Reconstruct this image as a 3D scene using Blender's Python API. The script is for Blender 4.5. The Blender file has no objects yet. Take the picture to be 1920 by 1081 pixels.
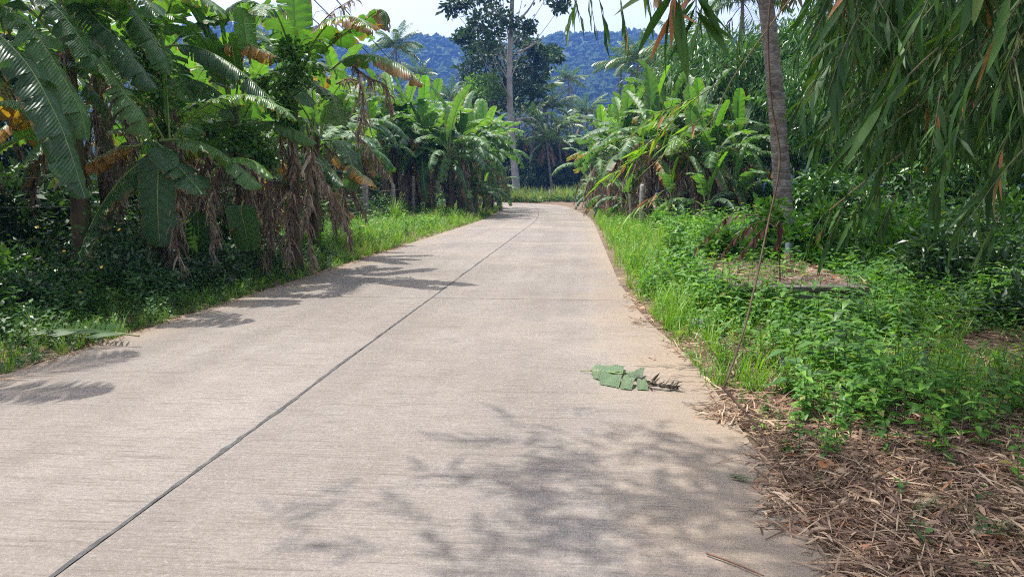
import bpy, math, random
import numpy as np
from mathutils import Vector, Matrix, Euler

R = math.radians
SC = bpy.context.scene
COL = SC.collection
rng = np.random.default_rng(7)
random.seed(7)

# ------------------------------------------------------------------ camera
CAMH = 1.5
F = 1387.0                                  # focal length in photo pixels (1920 wide)
CAM_ROT = Euler((R(90 - 7.68), 0, R(5.18)), 'XYZ')
cam_d = bpy.data.cameras.new('camera'); cam = bpy.data.objects.new('camera', cam_d); COL.objects.link(cam)
cam.location = (0, 0, CAMH); cam.rotation_euler = CAM_ROT
cam_d.sensor_width = 36; cam_d.lens = F / 1920 * 36; cam_d.clip_end = 5000; cam_d.clip_start = 0.05
SC.camera = cam

# ------------------------------------------------------------------ light
SUN_EL, SUN_AZ = 71.0, -60.0                # azimuth from +Y, clockwise positive
world = bpy.data.worlds.new('World'); SC.world = world; world.use_nodes = True
wn = world.node_tree; bg = wn.nodes['Background']
sky = wn.nodes.new('ShaderNodeTexSky'); sky.sky_type = 'NISHITA'; sky.sun_disc = False
sky.sun_elevation = R(SUN_EL); sky.sun_rotation = R(SUN_AZ)
sky.air_density = 1.0; sky.dust_density = 4.0; sky.ozone_density = 1.0
hsv = wn.nodes.new('ShaderNodeHueSaturation'); hsv.inputs['Saturation'].default_value = .38; hsv.inputs['Value'].default_value = 1.2      # moist tropical sky, paler than clear air
wn.links.new(sky.outputs[0], hsv.inputs['Color']); wn.links.new(hsv.outputs[0], bg.inputs[0]); bg.inputs[1].default_value = 0.15
sl = bpy.data.lights.new('sun', 'SUN'); sl.energy = 4.0; sl.angle = R(0.55); sl.color = (1.0, 0.95, 0.87)
sun = bpy.data.objects.new('sun', sl); COL.objects.link(sun)
sdir = Vector((math.sin(R(SUN_AZ)) * math.cos(R(SUN_EL)), math.cos(R(SUN_AZ)) * math.cos(R(SUN_EL)), math.sin(R(SUN_EL))))
sun.rotation_euler = sdir.to_track_quat('Z', 'Y').to_euler(); sun.location = (-20, 10, 40)
vs = SC.view_settings; vs.view_transform = 'Standard'; vs.look = 'None'; vs.exposure = 0.9; vs.gamma = 1.0; vs.use_curve_mapping = False
cy = SC.cycles
cy.use_denoising = False; cy.pixel_filter_type = 'BLACKMAN_HARRIS'; cy.filter_width = 1.1
cy.max_bounces = 7; cy.diffuse_bounces = 4; cy.glossy_bounces = 2; cy.transmission_bounces = 4; cy.transparent_max_bounces = 8; cy.volume_bounces = 1
cy.sample_clamp_indirect = 6.0

RM = np.array(CAM_ROT.to_matrix())
def P(px, py, Y):
    """photo pixel + distance along the road -> world point"""
    d = RM @ np.array([(px - 960) / F, -(py - 540.5) / F, -1.0])
    return np.array([0, 0, CAMH]) + d * (Y / d[1])
def G(px, py, z=0.0):
    d = RM @ np.array([(px - 960) / F, -(py - 540.5) / F, -1.0])
    return np.array([0, 0, CAMH]) + d * ((z - CAMH) / d[2])

# ------------------------------------------------------------------ mesh helpers
def mesh_np(name, V, Q, mats, uv=None, mi=None, smooth=True):
    me = bpy.data.meshes.new(name)
    V = np.asarray(V, np.float32); Q = np.asarray(Q, np.int32)
    n = len(Q); k = Q.shape[1]
    me.vertices.add(len(V)); me.vertices.foreach_set('co', V.ravel())
    me.loops.add(n * k); me.loops.foreach_set('vertex_index', Q.ravel())
    me.polygons.add(n)
    me.polygons.foreach_set('loop_start', np.arange(0, n * k, k, dtype=np.int32))
    me.polygons.foreach_set('use_smooth', np.full(n, smooth))
    for m in (mats if isinstance(mats, (list, tuple)) else [mats]): me.materials.append(m)
    if mi is not None: me.polygons.foreach_set('material_index', np.asarray(mi, np.int32))
    if uv is not None:
        l = me.uv_layers.new(name='UVMap'); l.data.foreach_set('uv', np.asarray(uv, np.float32)[Q.ravel()].ravel())
    me.update(calc_edges=True)
    return me

def obj(name, me, parent=None, loc=(0, 0, 0), rot=None, scale=None, mat=None):
    o = bpy.data.objects.new(name, me); COL.objects.link(o)
    if parent is not None: o.parent = parent
    if mat is not None: o.matrix_local = mat
    else:
        o.location = Vector(tuple(float(v) for v in loc))
        if rot is not None: o.rotation_euler = rot
        if scale is not None: o.scale = (scale,) * 3 if np.isscalar(scale) else scale
    return o
def tag(o, label, cat, group=None):
    o['label'] = label; o['category'] = cat
    if group: o['group'] = group
    return o
def kind(o, k, label=None, cat=None):
    o['kind'] = k
    if label: o['label'] = label
    if cat: o['category'] = cat
    return o
def thing(name, label, cat, loc=(0, 0, 0), rot=None, scale=None, group=None):
    return tag(obj(name, None, None, loc, rot, scale), label, cat, group)
def copy_thing(o, parent=None, loc=None, rot=None, scale=None):
    c = o.copy(); COL.objects.link(c); c.parent = parent
    if loc is not None: c.location = Vector(tuple(float(v) for v in loc))
    if rot is not None: c.rotation_euler = rot
    if scale is not None: c.scale = (scale,) * 3
    for ch in o.children: copy_thing(ch, c)
    return c

class MB:
    def __init__(s): s.V = []; s.Q = []; s.U = []; s.M = []; s.n = 0
    def add(s, V, Q, U=None, m=0):
        V = np.asarray(V, float).reshape(-1, 3); Q = np.asarray(Q, int).reshape(-1, 4)
        s.V.append(V); s.Q.append(Q + s.n); s.n += len(V); s.M.append(np.full(len(Q), m))
        s.U.append(np.zeros((len(V), 2)) if U is None else np.asarray(U, float))
        return s
    def arr(s): return np.concatenate(s.V), np.concatenate(s.Q), np.concatenate(s.U), np.concatenate(s.M)
    def mesh(s, name, mats, smooth=True):
        V, Q, U, M = s.arr(); return mesh_np(name, V, Q, mats, U, M, smooth)

def unit(v):
    v = np.asarray(v, float); return v / np.maximum(np.linalg.norm(v, axis=-1, keepdims=True), 1e-9)
def resample(pts, n):
    pts = np.asarray(pts, float)
    if len(pts) > 2:                                      # Catmull-Rom then even spacing
        q = np.vstack([2 * pts[0] - pts[1], pts, 2 * pts[-1] - pts[-2]]); out = []
        for i in range(1, len(q) - 2):
            t = np.linspace(0, 1, 16, endpoint=False)[:, None]; a, b, c, d = q[i - 1], q[i], q[i + 1], q[i + 2]
            out.append(.5 * (2 * b + (c - a) * t + (2 * a - 5 * b + 4 * c - d) * t ** 2 + (3 * b - a - 3 * c + d) * t ** 3))
        pts = np.vstack(out + [q[-2][None]])
    s = np.r_[0, np.cumsum(np.linalg.norm(np.diff(pts, axis=0), axis=1))]
    t = np.linspace(0, s[-1], n)
    return np.stack([np.interp(t, s, pts[:, k]) for k in range(3)], 1)
def tube(pts, rad, n=6, cap=True):
    pts = np.asarray(pts, float); m = len(pts); rad = np.broadcast_to(np.asarray(rad, float), (m,)).copy()
    T = unit(np.gradient(pts, axis=0))
    ref = np.array([0, 0, 1.]) if abs(T[0, 2]) < .9 else np.array([1., 0, 0])
    S = unit(np.cross(T[0], ref)); V = []; 
    for i in range(m):
        S = unit(S - T[i] * (S @ T[i])); B = np.cross(T[i], S)
        a = np.arange(n) * 2 * np.pi / n
        V.append(pts[i] + rad[i] * (np.cos(a)[:, None] * S + np.sin(a)[:, None] * B))
    V = np.concatenate(V); i = np.arange(m - 1)[:, None] * n; j = np.arange(n)[None]; k = (j + 1) % n
    Q = np.stack([i + j, i + k, i + n + k, i + n + j], -1).reshape(-1, 4)
    U = np.stack([np.repeat(np.linspace(0, 1, m), n), np.tile(np.arange(n) / n, m)], 1)
    if cap and n >= 4:
        ex = []
        for base in (0, (m - 1) * n):
            for a_ in range(1, n - 1, 2): ex.append([base, base + a_, base + a_ + 1, base + min(a_ + 2, n - 1) if a_ + 2 < n else base])
        ex = [e for e in ex if len(set(e)) == 4]
        if ex: Q = np.vstack([Q, ex])
    return V, Q, U
def box(lo, hi):
    x0, y0, z0 = lo; x1, y1, z1 = hi
    V = [(x0, y0, z0), (x1, y0, z0), (x1, y1, z0), (x0, y1, z0), (x0, y0, z1), (x1, y0, z1), (x1, y1, z1), (x0, y1, z1)]
    Q = [(0, 3, 2, 1), (4, 5, 6, 7), (0, 1, 5, 4), (1, 2, 6, 5), (2, 3, 7, 6), (3, 0, 4, 7)]
    return np.array(V, float), np.array(Q)
def small_leaf(L, W, rows=2, fold=.25, droop=.3, peak=.45, petiole=0.0):
    """leaf along +X, 3 verts across"""
    s = np.linspace(0, 1, rows + 1); w = np.where(s < peak, np.sin(np.pi / 2 * s / peak), np.cos(np.pi / 2 * (s - peak) / (1 - peak)) ** .8)
    w = np.maximum(w, .04) * W / 2
    x = petiole + s * L * (1 - .1 * droop); z = -droop * L * s ** 2 * .6
    V = []
    for a, b, c in zip(x, w, z): V += [(a, -b, c + b * fold), (a, 0, c), (a, b, c + b * fold)]
    Q = []
    for i in range(rows):
        o = i * 3; Q += [(o, o + 3, o + 4, o + 1), (o + 1, o + 4, o + 5, o + 2)]
    U = np.stack([np.repeat(s, 3), np.tile([-1, 0, 1], rows + 1)], 1)
    return np.array(V), np.array(Q), U
DIAMOND = (np.array([(0, 0, 0), (.45, -.5, .06), (1, 0, -.08), (.45, .5, .06)], float), np.array([(0, 1, 2, 3)]))
def frames(a, g, roll=math.pi):
    """rotation matrices with x axis along a, random roll about it (roll limits how far from face-up)"""
    a = unit(a); up = np.tile([0, 0, 1.], (len(a), 1)); b = unit(np.cross(up, a) + 1e-6)
    c = np.cross(a, b); t = g.uniform(-roll, roll, len(a))[:, None]
    b2 = b * np.cos(t) + c * np.sin(t); c2 = np.cross(a, b2)
    return np.stack([a, b2, c2], -1)
def merge(V, Q, M, T):
    """N copies of a template with matrices M (N,3,3) and offsets T"""
    N = len(T); VV = np.einsum('nij,kj->nki', M, V) + T[:, None]
    QQ = Q[None] + (np.arange(N) * len(V))[:, None, None]
    return VV.reshape(-1, 3), QQ.reshape(-1, Q.shape[1])
def rotz(t):
    c, s = np.cos(t), np.sin(t); z = np.zeros_like(c); o = np.ones_like(c)
    return np.stack([np.stack([c, -s, z], -1), np.stack([s, c, z], -1), np.stack([z, z, o], -1)], -2)
def tilt(t, p):
    """tilt by t about horizontal axis at azimuth p"""
    ax, ay = np.cos(p), np.sin(p); c, s = np.cos(t), np.sin(t); k = 1 - c; z = np.zeros_like(c)
    return np.stack([np.stack([c + ax * ax * k, ax * ay * k, ay * s], -1), np.stack([ax * ay * k, c + ay * ay * k, -ax * s], -1), np.stack([-ay * s, ax * s, c], -1)], -2)

# ------------------------------------------------------------------ materials
def nm(name):
    m = bpy.data.materials.new(name); m.use_nodes = True
    return m, m.node_tree, m.node_tree.nodes['Principled BSDF']
def node(nt, t, **kw):
    n = nt.nodes.new(t)
    for k, v in kw.items():
        if k.startswith('i_'): n.inputs[k[2:].replace('_', ' ')].default_value = v
        else: setattr(n, k, v)
    return n
def ramp(nt, fac, stops):
    r = nt.nodes.new('ShaderNodeValToRGB'); e = r.color_ramp.elements
    while len(e) < len(stops): e.new(.5)
    for x, (p, c) in zip(e, stops): x.position = p; x.color = (*c, 1)
    nt.links.new(fac, r.inputs[0]); return r.outputs[0]
def mixc(nt, fac, a, b, blend='MIX'):
    m = nt.nodes.new('ShaderNodeMix'); m.data_type = 'RGBA'; m.blend_type = blend
    for s, v in ((m.inputs[0], fac), (m.inputs[6], a), (m.inputs[7], b)):
        if hasattr(v, 'links'): nt.links.new(v, s)
        else: s.default_value = v if np.isscalar(v) else (*v, 1)
    return m.outputs[2]
def math_(nt, op, a, b=0.0, c=None):
    m = nt.nodes.new('ShaderNodeMath'); m.operation = op
    for s, v in zip(m.inputs, (a, b, c)):
        if v is None: continue
        if hasattr(v, 'links'): nt.links.new(v, s)
        else: s.default_value = v
    return m.outputs[0]
def noise(nt, scale, detail=3, vec=None, rough=.55):
    n = node(nt, 'ShaderNodeTexNoise'); n.inputs['Scale'].default_value = scale; n.inputs['Detail'].default_value = detail; n.inputs['Roughness'].default_value = rough
    if vec is None: vec = nt.nodes.new('ShaderNodeTexCoord').outputs['Object']
    nt.links.new(vec, n.inputs['Vector']); return n.outputs['Fac']
def translucent_out(nt, bsdf, col, tcol, fac):
    tr = nt.nodes.new('ShaderNodeBsdfTranslucent'); ms = nt.nodes.new('ShaderNodeMixShader'); ms.inputs[0].default_value = fac
    c = mixc(nt, 1.0, col, tcol, 'MULTIPLY'); nt.links.new(c, tr.inputs[0])
    nt.links.new(bsdf.outputs[0], ms.inputs[1]); nt.links.new(tr.outputs[0], ms.inputs[2])
    nt.links.new(ms.outputs[0], nt.nodes['Material Output'].inputs[0])
def rnd(nt):
    g = nt.nodes.new('ShaderNodeNewGeometry').outputs['Random Per Island']; o = nt.nodes.new('ShaderNodeObjectInfo').outputs['Random']
    return math_(nt, 'FRACT', math_(nt, 'ADD', g, math_(nt, 'MULTIPLY', o, 3.7)))
def leaf_mat(name, stops, rough=.45, trans=.3, tcol=(1.6, 1.7, .5), spec=.4, patch=1.5):
    m, nt, b = nm(name)
    c = ramp(nt, rnd(nt), stops)
    if patch:
        n = noise(nt, patch, 2); f = math_(nt, 'MULTIPLY_ADD', n, .9, .55)
        v = nt.nodes.new('ShaderNodeHueSaturation'); nt.links.new(f, v.inputs['Value']); nt.links.new(c, v.inputs['Color']); c = v.outputs[0]
    nt.links.new(c, b.inputs['Base Color']); b.inputs['Roughness'].default_value = rough; b.inputs['Specular IOR Level'].default_value = spec
    if trans: translucent_out(nt, b, c, tcol, trans)
    return m
def plain(name, stops, rough=.8, scale=6, bump=0, spec=.3, bscale=30, detail=4):
    m, nt, b = nm(name); n = noise(nt, scale, detail)
    c = ramp(nt, n, stops); nt.links.new(c, b.inputs['Base Color']); b.inputs['Roughness'].default_value = rough; b.inputs['Specular IOR Level'].default_value = spec
    if bump:
        bm = nt.nodes.new('ShaderNodeBump'); bm.inputs['Strength'].default_value = bump; bm.inputs['Distance'].default_value = .02
        nt.links.new(noise(nt, bscale, 5), bm.inputs['Height']); nt.links.new(bm.outputs[0], b.inputs['Normal'])
    return m

def banana_mat(name, stops, edge=None, trans=.40, rough=.38, tcol=(1.6, 1.75, .4), edge_at=(.45, .8), along=.0):
    m, nt, b = nm(name)
    uv = nt.nodes.new('ShaderNodeUVMap'); sp = nt.nodes.new('ShaderNodeSeparateXYZ'); nt.links.new(uv.outputs[0], sp.inputs[0])
    u, v = sp.outputs[0], math_(nt, 'ABSOLUTE', sp.outputs[1])
    oi = nt.nodes.new('ShaderNodeObjectInfo').outputs['Random']
    c = ramp(nt, oi, stops)
    ph = math_(nt, 'ADD', math_(nt, 'MULTIPLY', u, 330.0), math_(nt, 'MULTIPLY', v, -26.0))
    wv = math_(nt, 'MULTIPLY_ADD', math_(nt, 'SINE', ph), .5, .5)
    ph2 = math_(nt, 'ADD', math_(nt, 'MULTIPLY', u, 71.0), math_(nt, 'MULTIPLY', v, -6.0))
    wv2 = math_(nt, 'MULTIPLY_ADD', math_(nt, 'SINE', ph2), .5, .5)
    mix = math_(nt, 'ADD', math_(nt, 'MULTIPLY', wv, .14), math_(nt, 'MULTIPLY', wv2, .12))
    n = noise(nt, 2.2, 3)
    val = math_(nt, 'ADD', math_(nt, 'MULTIPLY_ADD', noise(nt, 11, 5, rough=.7), .55, -.27), math_(nt, 'ADD', math_(nt, 'MULTIPLY_ADD', n, .8, .48), mix))
    hs = nt.nodes.new('ShaderNodeHueSaturation'); nt.links.new(val, hs.inputs['Value']); nt.links.new(c, hs.inputs['Color']); c = hs.outputs[0]
    if edge:
        ef = math_(nt, 'ADD', math_(nt, 'ADD', math_(nt, 'MULTIPLY', v, .75), math_(nt, 'MULTIPLY', u, along)), math_(nt, 'MULTIPLY_ADD', noise(nt, 4, 3), .8, -.4))
        c1 = ramp(nt, ef, [(edge_at[0], (0, 0, 0)), (edge_at[1], (1, 1, 1))])
        ec = ramp(nt, noise(nt, 9, 3), edge)
        c = mixc(nt, c1, c, ec)
    else:                                                    # thin dry margins and a few dry streaks
        ef = math_(nt, 'ADD', v, math_(nt, 'MULTIPLY_ADD', noise(nt, 7, 3), .5, -.25))
        c1 = ramp(nt, ef, [(.97, (0, 0, 0)), (1.06, (1, 1, 1))])
        c = mixc(nt, c1, c, (.26, .15, .06))
    nt.links.new(c, b.inputs['Base Color']); b.inputs['Roughness'].default_value = rough; b.inputs['Specular IOR Level'].default_value = .65
    bp = nt.nodes.new('ShaderNodeBump'); bp.inputs['Strength'].default_value = .6; bp.inputs['Distance'].default_value = .01
    nt.links.new(math_(nt, 'ADD', wv, math_(nt, 'MULTIPLY', wv2, 2.0)), bp.inputs['Height']); nt.links.new(bp.outputs[0], b.inputs['Normal'])
    if trans: translucent_out(nt, b, c, tcol, trans)
    return m

M = {}
M['ban'] = banana_mat('banana_green', [(0, (.052, .118, .056)), (.5, (.070, .158, .060)), (1, (.108, .215, .056))])
M['ban_bright'] = banana_mat('banana_young', [(0, (.085, .22, .035)), (1, (.13, .28, .045))], trans=.42)
M['ban_yellow'] = banana_mat('banana_yellowing', [(0, (.07, .15, .03)), (1, (.10, .18, .035))], edge=[(.3, (.36, .20, .03)), (.5, (.42, .22, .05)), (.7, (.16, .08, .03))], edge_at=(.18, .5), along=.25)
M['ban_tip'] = banana_mat('banana_dry_tip', [(0, (.04, .12, .03)), (1, (.07, .16, .035))], edge=[(.3, (.30, .17, .05)), (.6, (.22, .13, .07)), (.8, (.12, .07, .04))], edge_at=(.75, .95), along=.6)
M['ban_dead'] = banana_mat('banana_dead', [(0, (.115, .068, .044)), (.4, (.175, .105, .068)), (.75, (.26, .165, .105)), (1, (.14, .09, .066))], trans=.2, rough=.8, tcol=(1.3, 1.0, .8))
M['shred'] = leaf_mat('dead_banana_shred', [(0, (.11, .082, .064)), (.35, (.20, .155, .12)), (.7, (.32, .255, .20)), (.92, (.46, .38, .31)), (1, (.32, .17, .07))], trans=.2, rough=.8, tcol=(1.2, 1.0, .8), patch=1.5)
M['rib'] = plain('banana_midrib', [(.3, (.16, .24, .06)), (.7, (.24, .30, .10))], .45, 8)
M['rib_dead'] = plain('banana_dead_rib', [(.3, (.12, .07, .04)), (.7, (.22, .14, .08))], .8, 8)
M['stem'] = plain('pseudostem', [(.30, (.035, .024, .018)), (.45, (.10, .065, .04)), (.60, (.10, .12, .045)), (.75, (.16, .11, .07))], .7, 4, .5)
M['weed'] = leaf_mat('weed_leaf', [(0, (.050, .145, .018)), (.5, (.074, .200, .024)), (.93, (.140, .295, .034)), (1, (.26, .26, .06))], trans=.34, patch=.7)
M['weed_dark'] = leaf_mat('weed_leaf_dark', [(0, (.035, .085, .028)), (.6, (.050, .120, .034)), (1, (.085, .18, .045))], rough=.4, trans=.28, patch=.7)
M['grass'] = leaf_mat('grass_blade', [(0, (.09, .21, .024)), (.6, (.16, .31, .034)), (.93, (.22, .36, .05)), (1, (.40, .33, .13))], trans=.35, rough=.5, patch=.6)
M['drygrass'] = leaf_mat('dry_grass', [(0, (.13, .21, .05)), (.5, (.20, .27, .08)), (1, (.32, .30, .13))], trans=.3, rough=.7)
M['litter'] = leaf_mat('dry_leaf', [(0, (.085, .050, .034)), (.35, (.20, .125, .083)), (.7, (.33, .225, .145)), (.93, (.48, .36, .24)), (1, (.32, .13, .055))], trans=.12, rough=.75, tcol=(1, .9, .7), patch=1.2)
M['bamboo'] = leaf_mat('bamboo_leaf', [(0, (.022, .060, .018)), (.55, (.034, .090, .020)), (.92, (.056, .130, .024)), (.975, (.10, .15, .03)), (1, (.24, .10, .04))], trans=.24, rough=.55, spec=.22, patch=0)
M['bamboo_bright'] = leaf_mat('bamboo_leaf_lit', [(0, (.09, .20, .022)), (.6, (.15, .29, .03)), (.94, (.20, .34, .04)), (1, (.42, .22, .06))], trans=.4, rough=.45, patch=0)  # lighter copy of the bamboo leaf, with sunlight put into its colour
M['bamboo_dry'] = leaf_mat('bamboo_leaf_dry', [(0, (.26, .10, .035)), (1, (.42, .20, .09))], trans=.25, rough=.7, tcol=(1.2, .9, .6), patch=0)
M['cane'] = plain('bamboo_cane', [(.3, (.14, .13, .05)), (.55, (.22, .18, .08)), (.75, (.11, .075, .045))], .5, 5)
M['twig_green'] = plain('bamboo_twig', [(.3, (.05, .06, .025)), (.6, (.09, .085, .04)), (.8, (.13, .10, .06))], .6, 9)
M['twig'] = plain('dead_twig', [(.3, (.055, .036, .026)), (.7, (.13, .085, .055))], .8, 20)
M['tree_leaf'] = leaf_mat('orchard_leaf', [(0, (.028, .085, .020)), (.6, (.045, .125, .024)), (1, (.10, .20, .04))], rough=.36, trans=.26, spec=.5, patch=.35)
M['tree_dark'] = leaf_mat('forest_leaf', [(0, (.022, .055, .022)), (.6, (.036, .085, .028)), (1, (.065, .125, .036))], rough=.5, trans=.2, patch=.25)
M['tree_light'] = leaf_mat('light_leaf', [(0, (.08, .17, .03)), (1, (.14, .25, .05))], rough=.5, trans=.3, patch=.35)
M['vine'] = leaf_mat('vine_leaf', [(0, (.04, .11, .022)), (.6, (.07, .17, .03)), (1, (.13, .25, .04))], rough=.4, trans=.32, patch=.8)
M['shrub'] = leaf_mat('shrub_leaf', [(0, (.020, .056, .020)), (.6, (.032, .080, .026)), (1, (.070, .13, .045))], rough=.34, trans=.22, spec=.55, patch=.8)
M['palm'] = leaf_mat('palm_leaflet', [(0, (.040, .090, .030)), (.7, (.065, .135, .036)), (1, (.11, .17, .05))], rough=.4, trans=.25, patch=0)
M['palm_dead'] = leaf_mat('palm_dead_leaflet', [(0, (.14, .09, .05)), (1, (.26, .18, .10))], rough=.8, trans=.1, patch=0)
M['brown_frond'] = leaf_mat('dead_brown_leaflet', [(0, (.050, .020, .016)), (1, (.105, .042, .030))], rough=.6, trans=.15, tcol=(1.2, .8, .7), patch=0)
M['rachis'] = plain('palm_rachis', [(.3, (.14, .15, .06)), (.7, (.22, .20, .10))], .6, 3)
M['bark_grey'] = plain('pale_bark', [(.3, (.20, .185, .17)), (.55, (.34, .32, .30)), (.8, (.44, .42, .40))], .9, 1.2, .3, bscale=6)
M['bark'] = plain('bark', [(.3, (.07, .055, .042)), (.7, (.17, .135, .105))], .9, 3, .5, bscale=12)
M['flower'] = plain('yellow_petal', [(.3, (.75, .42, .02)), (.7, (.85, .55, .04))], .6, 20)
M['post'] = plain('fence_post_concrete', [(.3, (.13, .12, .10)), (.5, (.25, .235, .21)), (.7, (.36, .345, .325))], .9, 9, .4)
M['wood_post'] = plain('weathered_post', [(.3, (.20, .17, .14)), (.7, (.36, .33, .29))], .9, 6, .5)
M['wire'] = plain('fence_wire', [(.3, (.20, .19, .18)), (.7, (.30, .28, .27))], .6, 10)
M['cable'] = plain('power_cable', [(.3, (.03, .03, .033)), (.7, (.05, .05, .055))], .6, 5)
M['rust'] = plain('rusty_iron', [(.3, (.10, .045, .022)), (.7, (.19, .085, .04))], .85, 20)
M['wood_dead'] = plain('dead_wood', [(.3, (.055, .04, .03)), (.6, (.14, .105, .08)), (.8, (.22, .18, .14))], .9, 7, .6)
M['slab_old'] = plain('mossy_concrete', [(.3, (.055, .052, .04)), (.5, (.13, .12, .10)), (.75, (.22, .205, .18))], .95, 5, .5)
M['pipe_blue'] = plain('blue_pipe', [(.3, (.035, .06, .065)), (.7, (.07, .10, .105))], .8, 10)
M['pipe_brown'] = plain('brown_pipe', [(.3, (.12, .062, .04)), (.7, (.20, .11, .07))], .7, 14)
M['stone'] = plain('grey_stone', [(.3, (.17, .165, .16)), (.7, (.34, .33, .31))], .9, 9, .5)
M['fallen'] = banana_mat('fallen_banana_leaf', [(0, (.155, .235, .125)), (1, (.175, .255, .14))], trans=.2, rough=.5, tcol=(1.2, 1.4, .6))
M['shrivel'] = plain('shrivelled_leaf', [(.3, (.030, .026, .020)), (.7, (.10, .085, .055))], .8, 30, .6)

def trunk_mat():
    m, nt, b = nm('coconut_trunk')
    tc = nt.nodes.new('ShaderNodeTexCoord'); sp = nt.nodes.new('ShaderNodeSeparateXYZ'); nt.links.new(tc.outputs['Object'], sp.inputs[0])
    n = noise(nt, 3, 4); z = math_(nt, 'ADD', math_(nt, 'MULTIPLY', sp.outputs[2], 52.0), math_(nt, 'MULTIPLY', n, 16.0))
    ring = math_(nt, 'POWER', math_(nt, 'MULTIPLY_ADD', math_(nt, 'SINE', z), .5, .5), 9.0)
    c = ramp(nt, noise(nt, 5, 6, rough=.7), [(.32, (.07, .055, .045)), (.5, (.17, .145, .125)), (.68, (.30, .27, .245))])
    c = mixc(nt, math_(nt, 'MULTIPLY', ring, .35), c, (.40, .375, .35))
    nt.links.new(c, b.inputs['Base Color']); b.inputs['Roughness'].default_value = .9; b.inputs['Specular IOR Level'].default_value = .2
    bp = nt.nodes.new('ShaderNodeBump'); bp.inputs['Strength'].default_value = .6; bp.inputs['Distance'].default_value = .03
    nt.links.new(math_(nt, 'ADD', math_(nt, 'MULTIPLY', ring, -.6), noise(nt, 22, 5)), bp.inputs['Height']); nt.links.new(bp.outputs[0], b.inputs['Normal'])
    return m
M['coco_trunk'] = trunk_mat()

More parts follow.
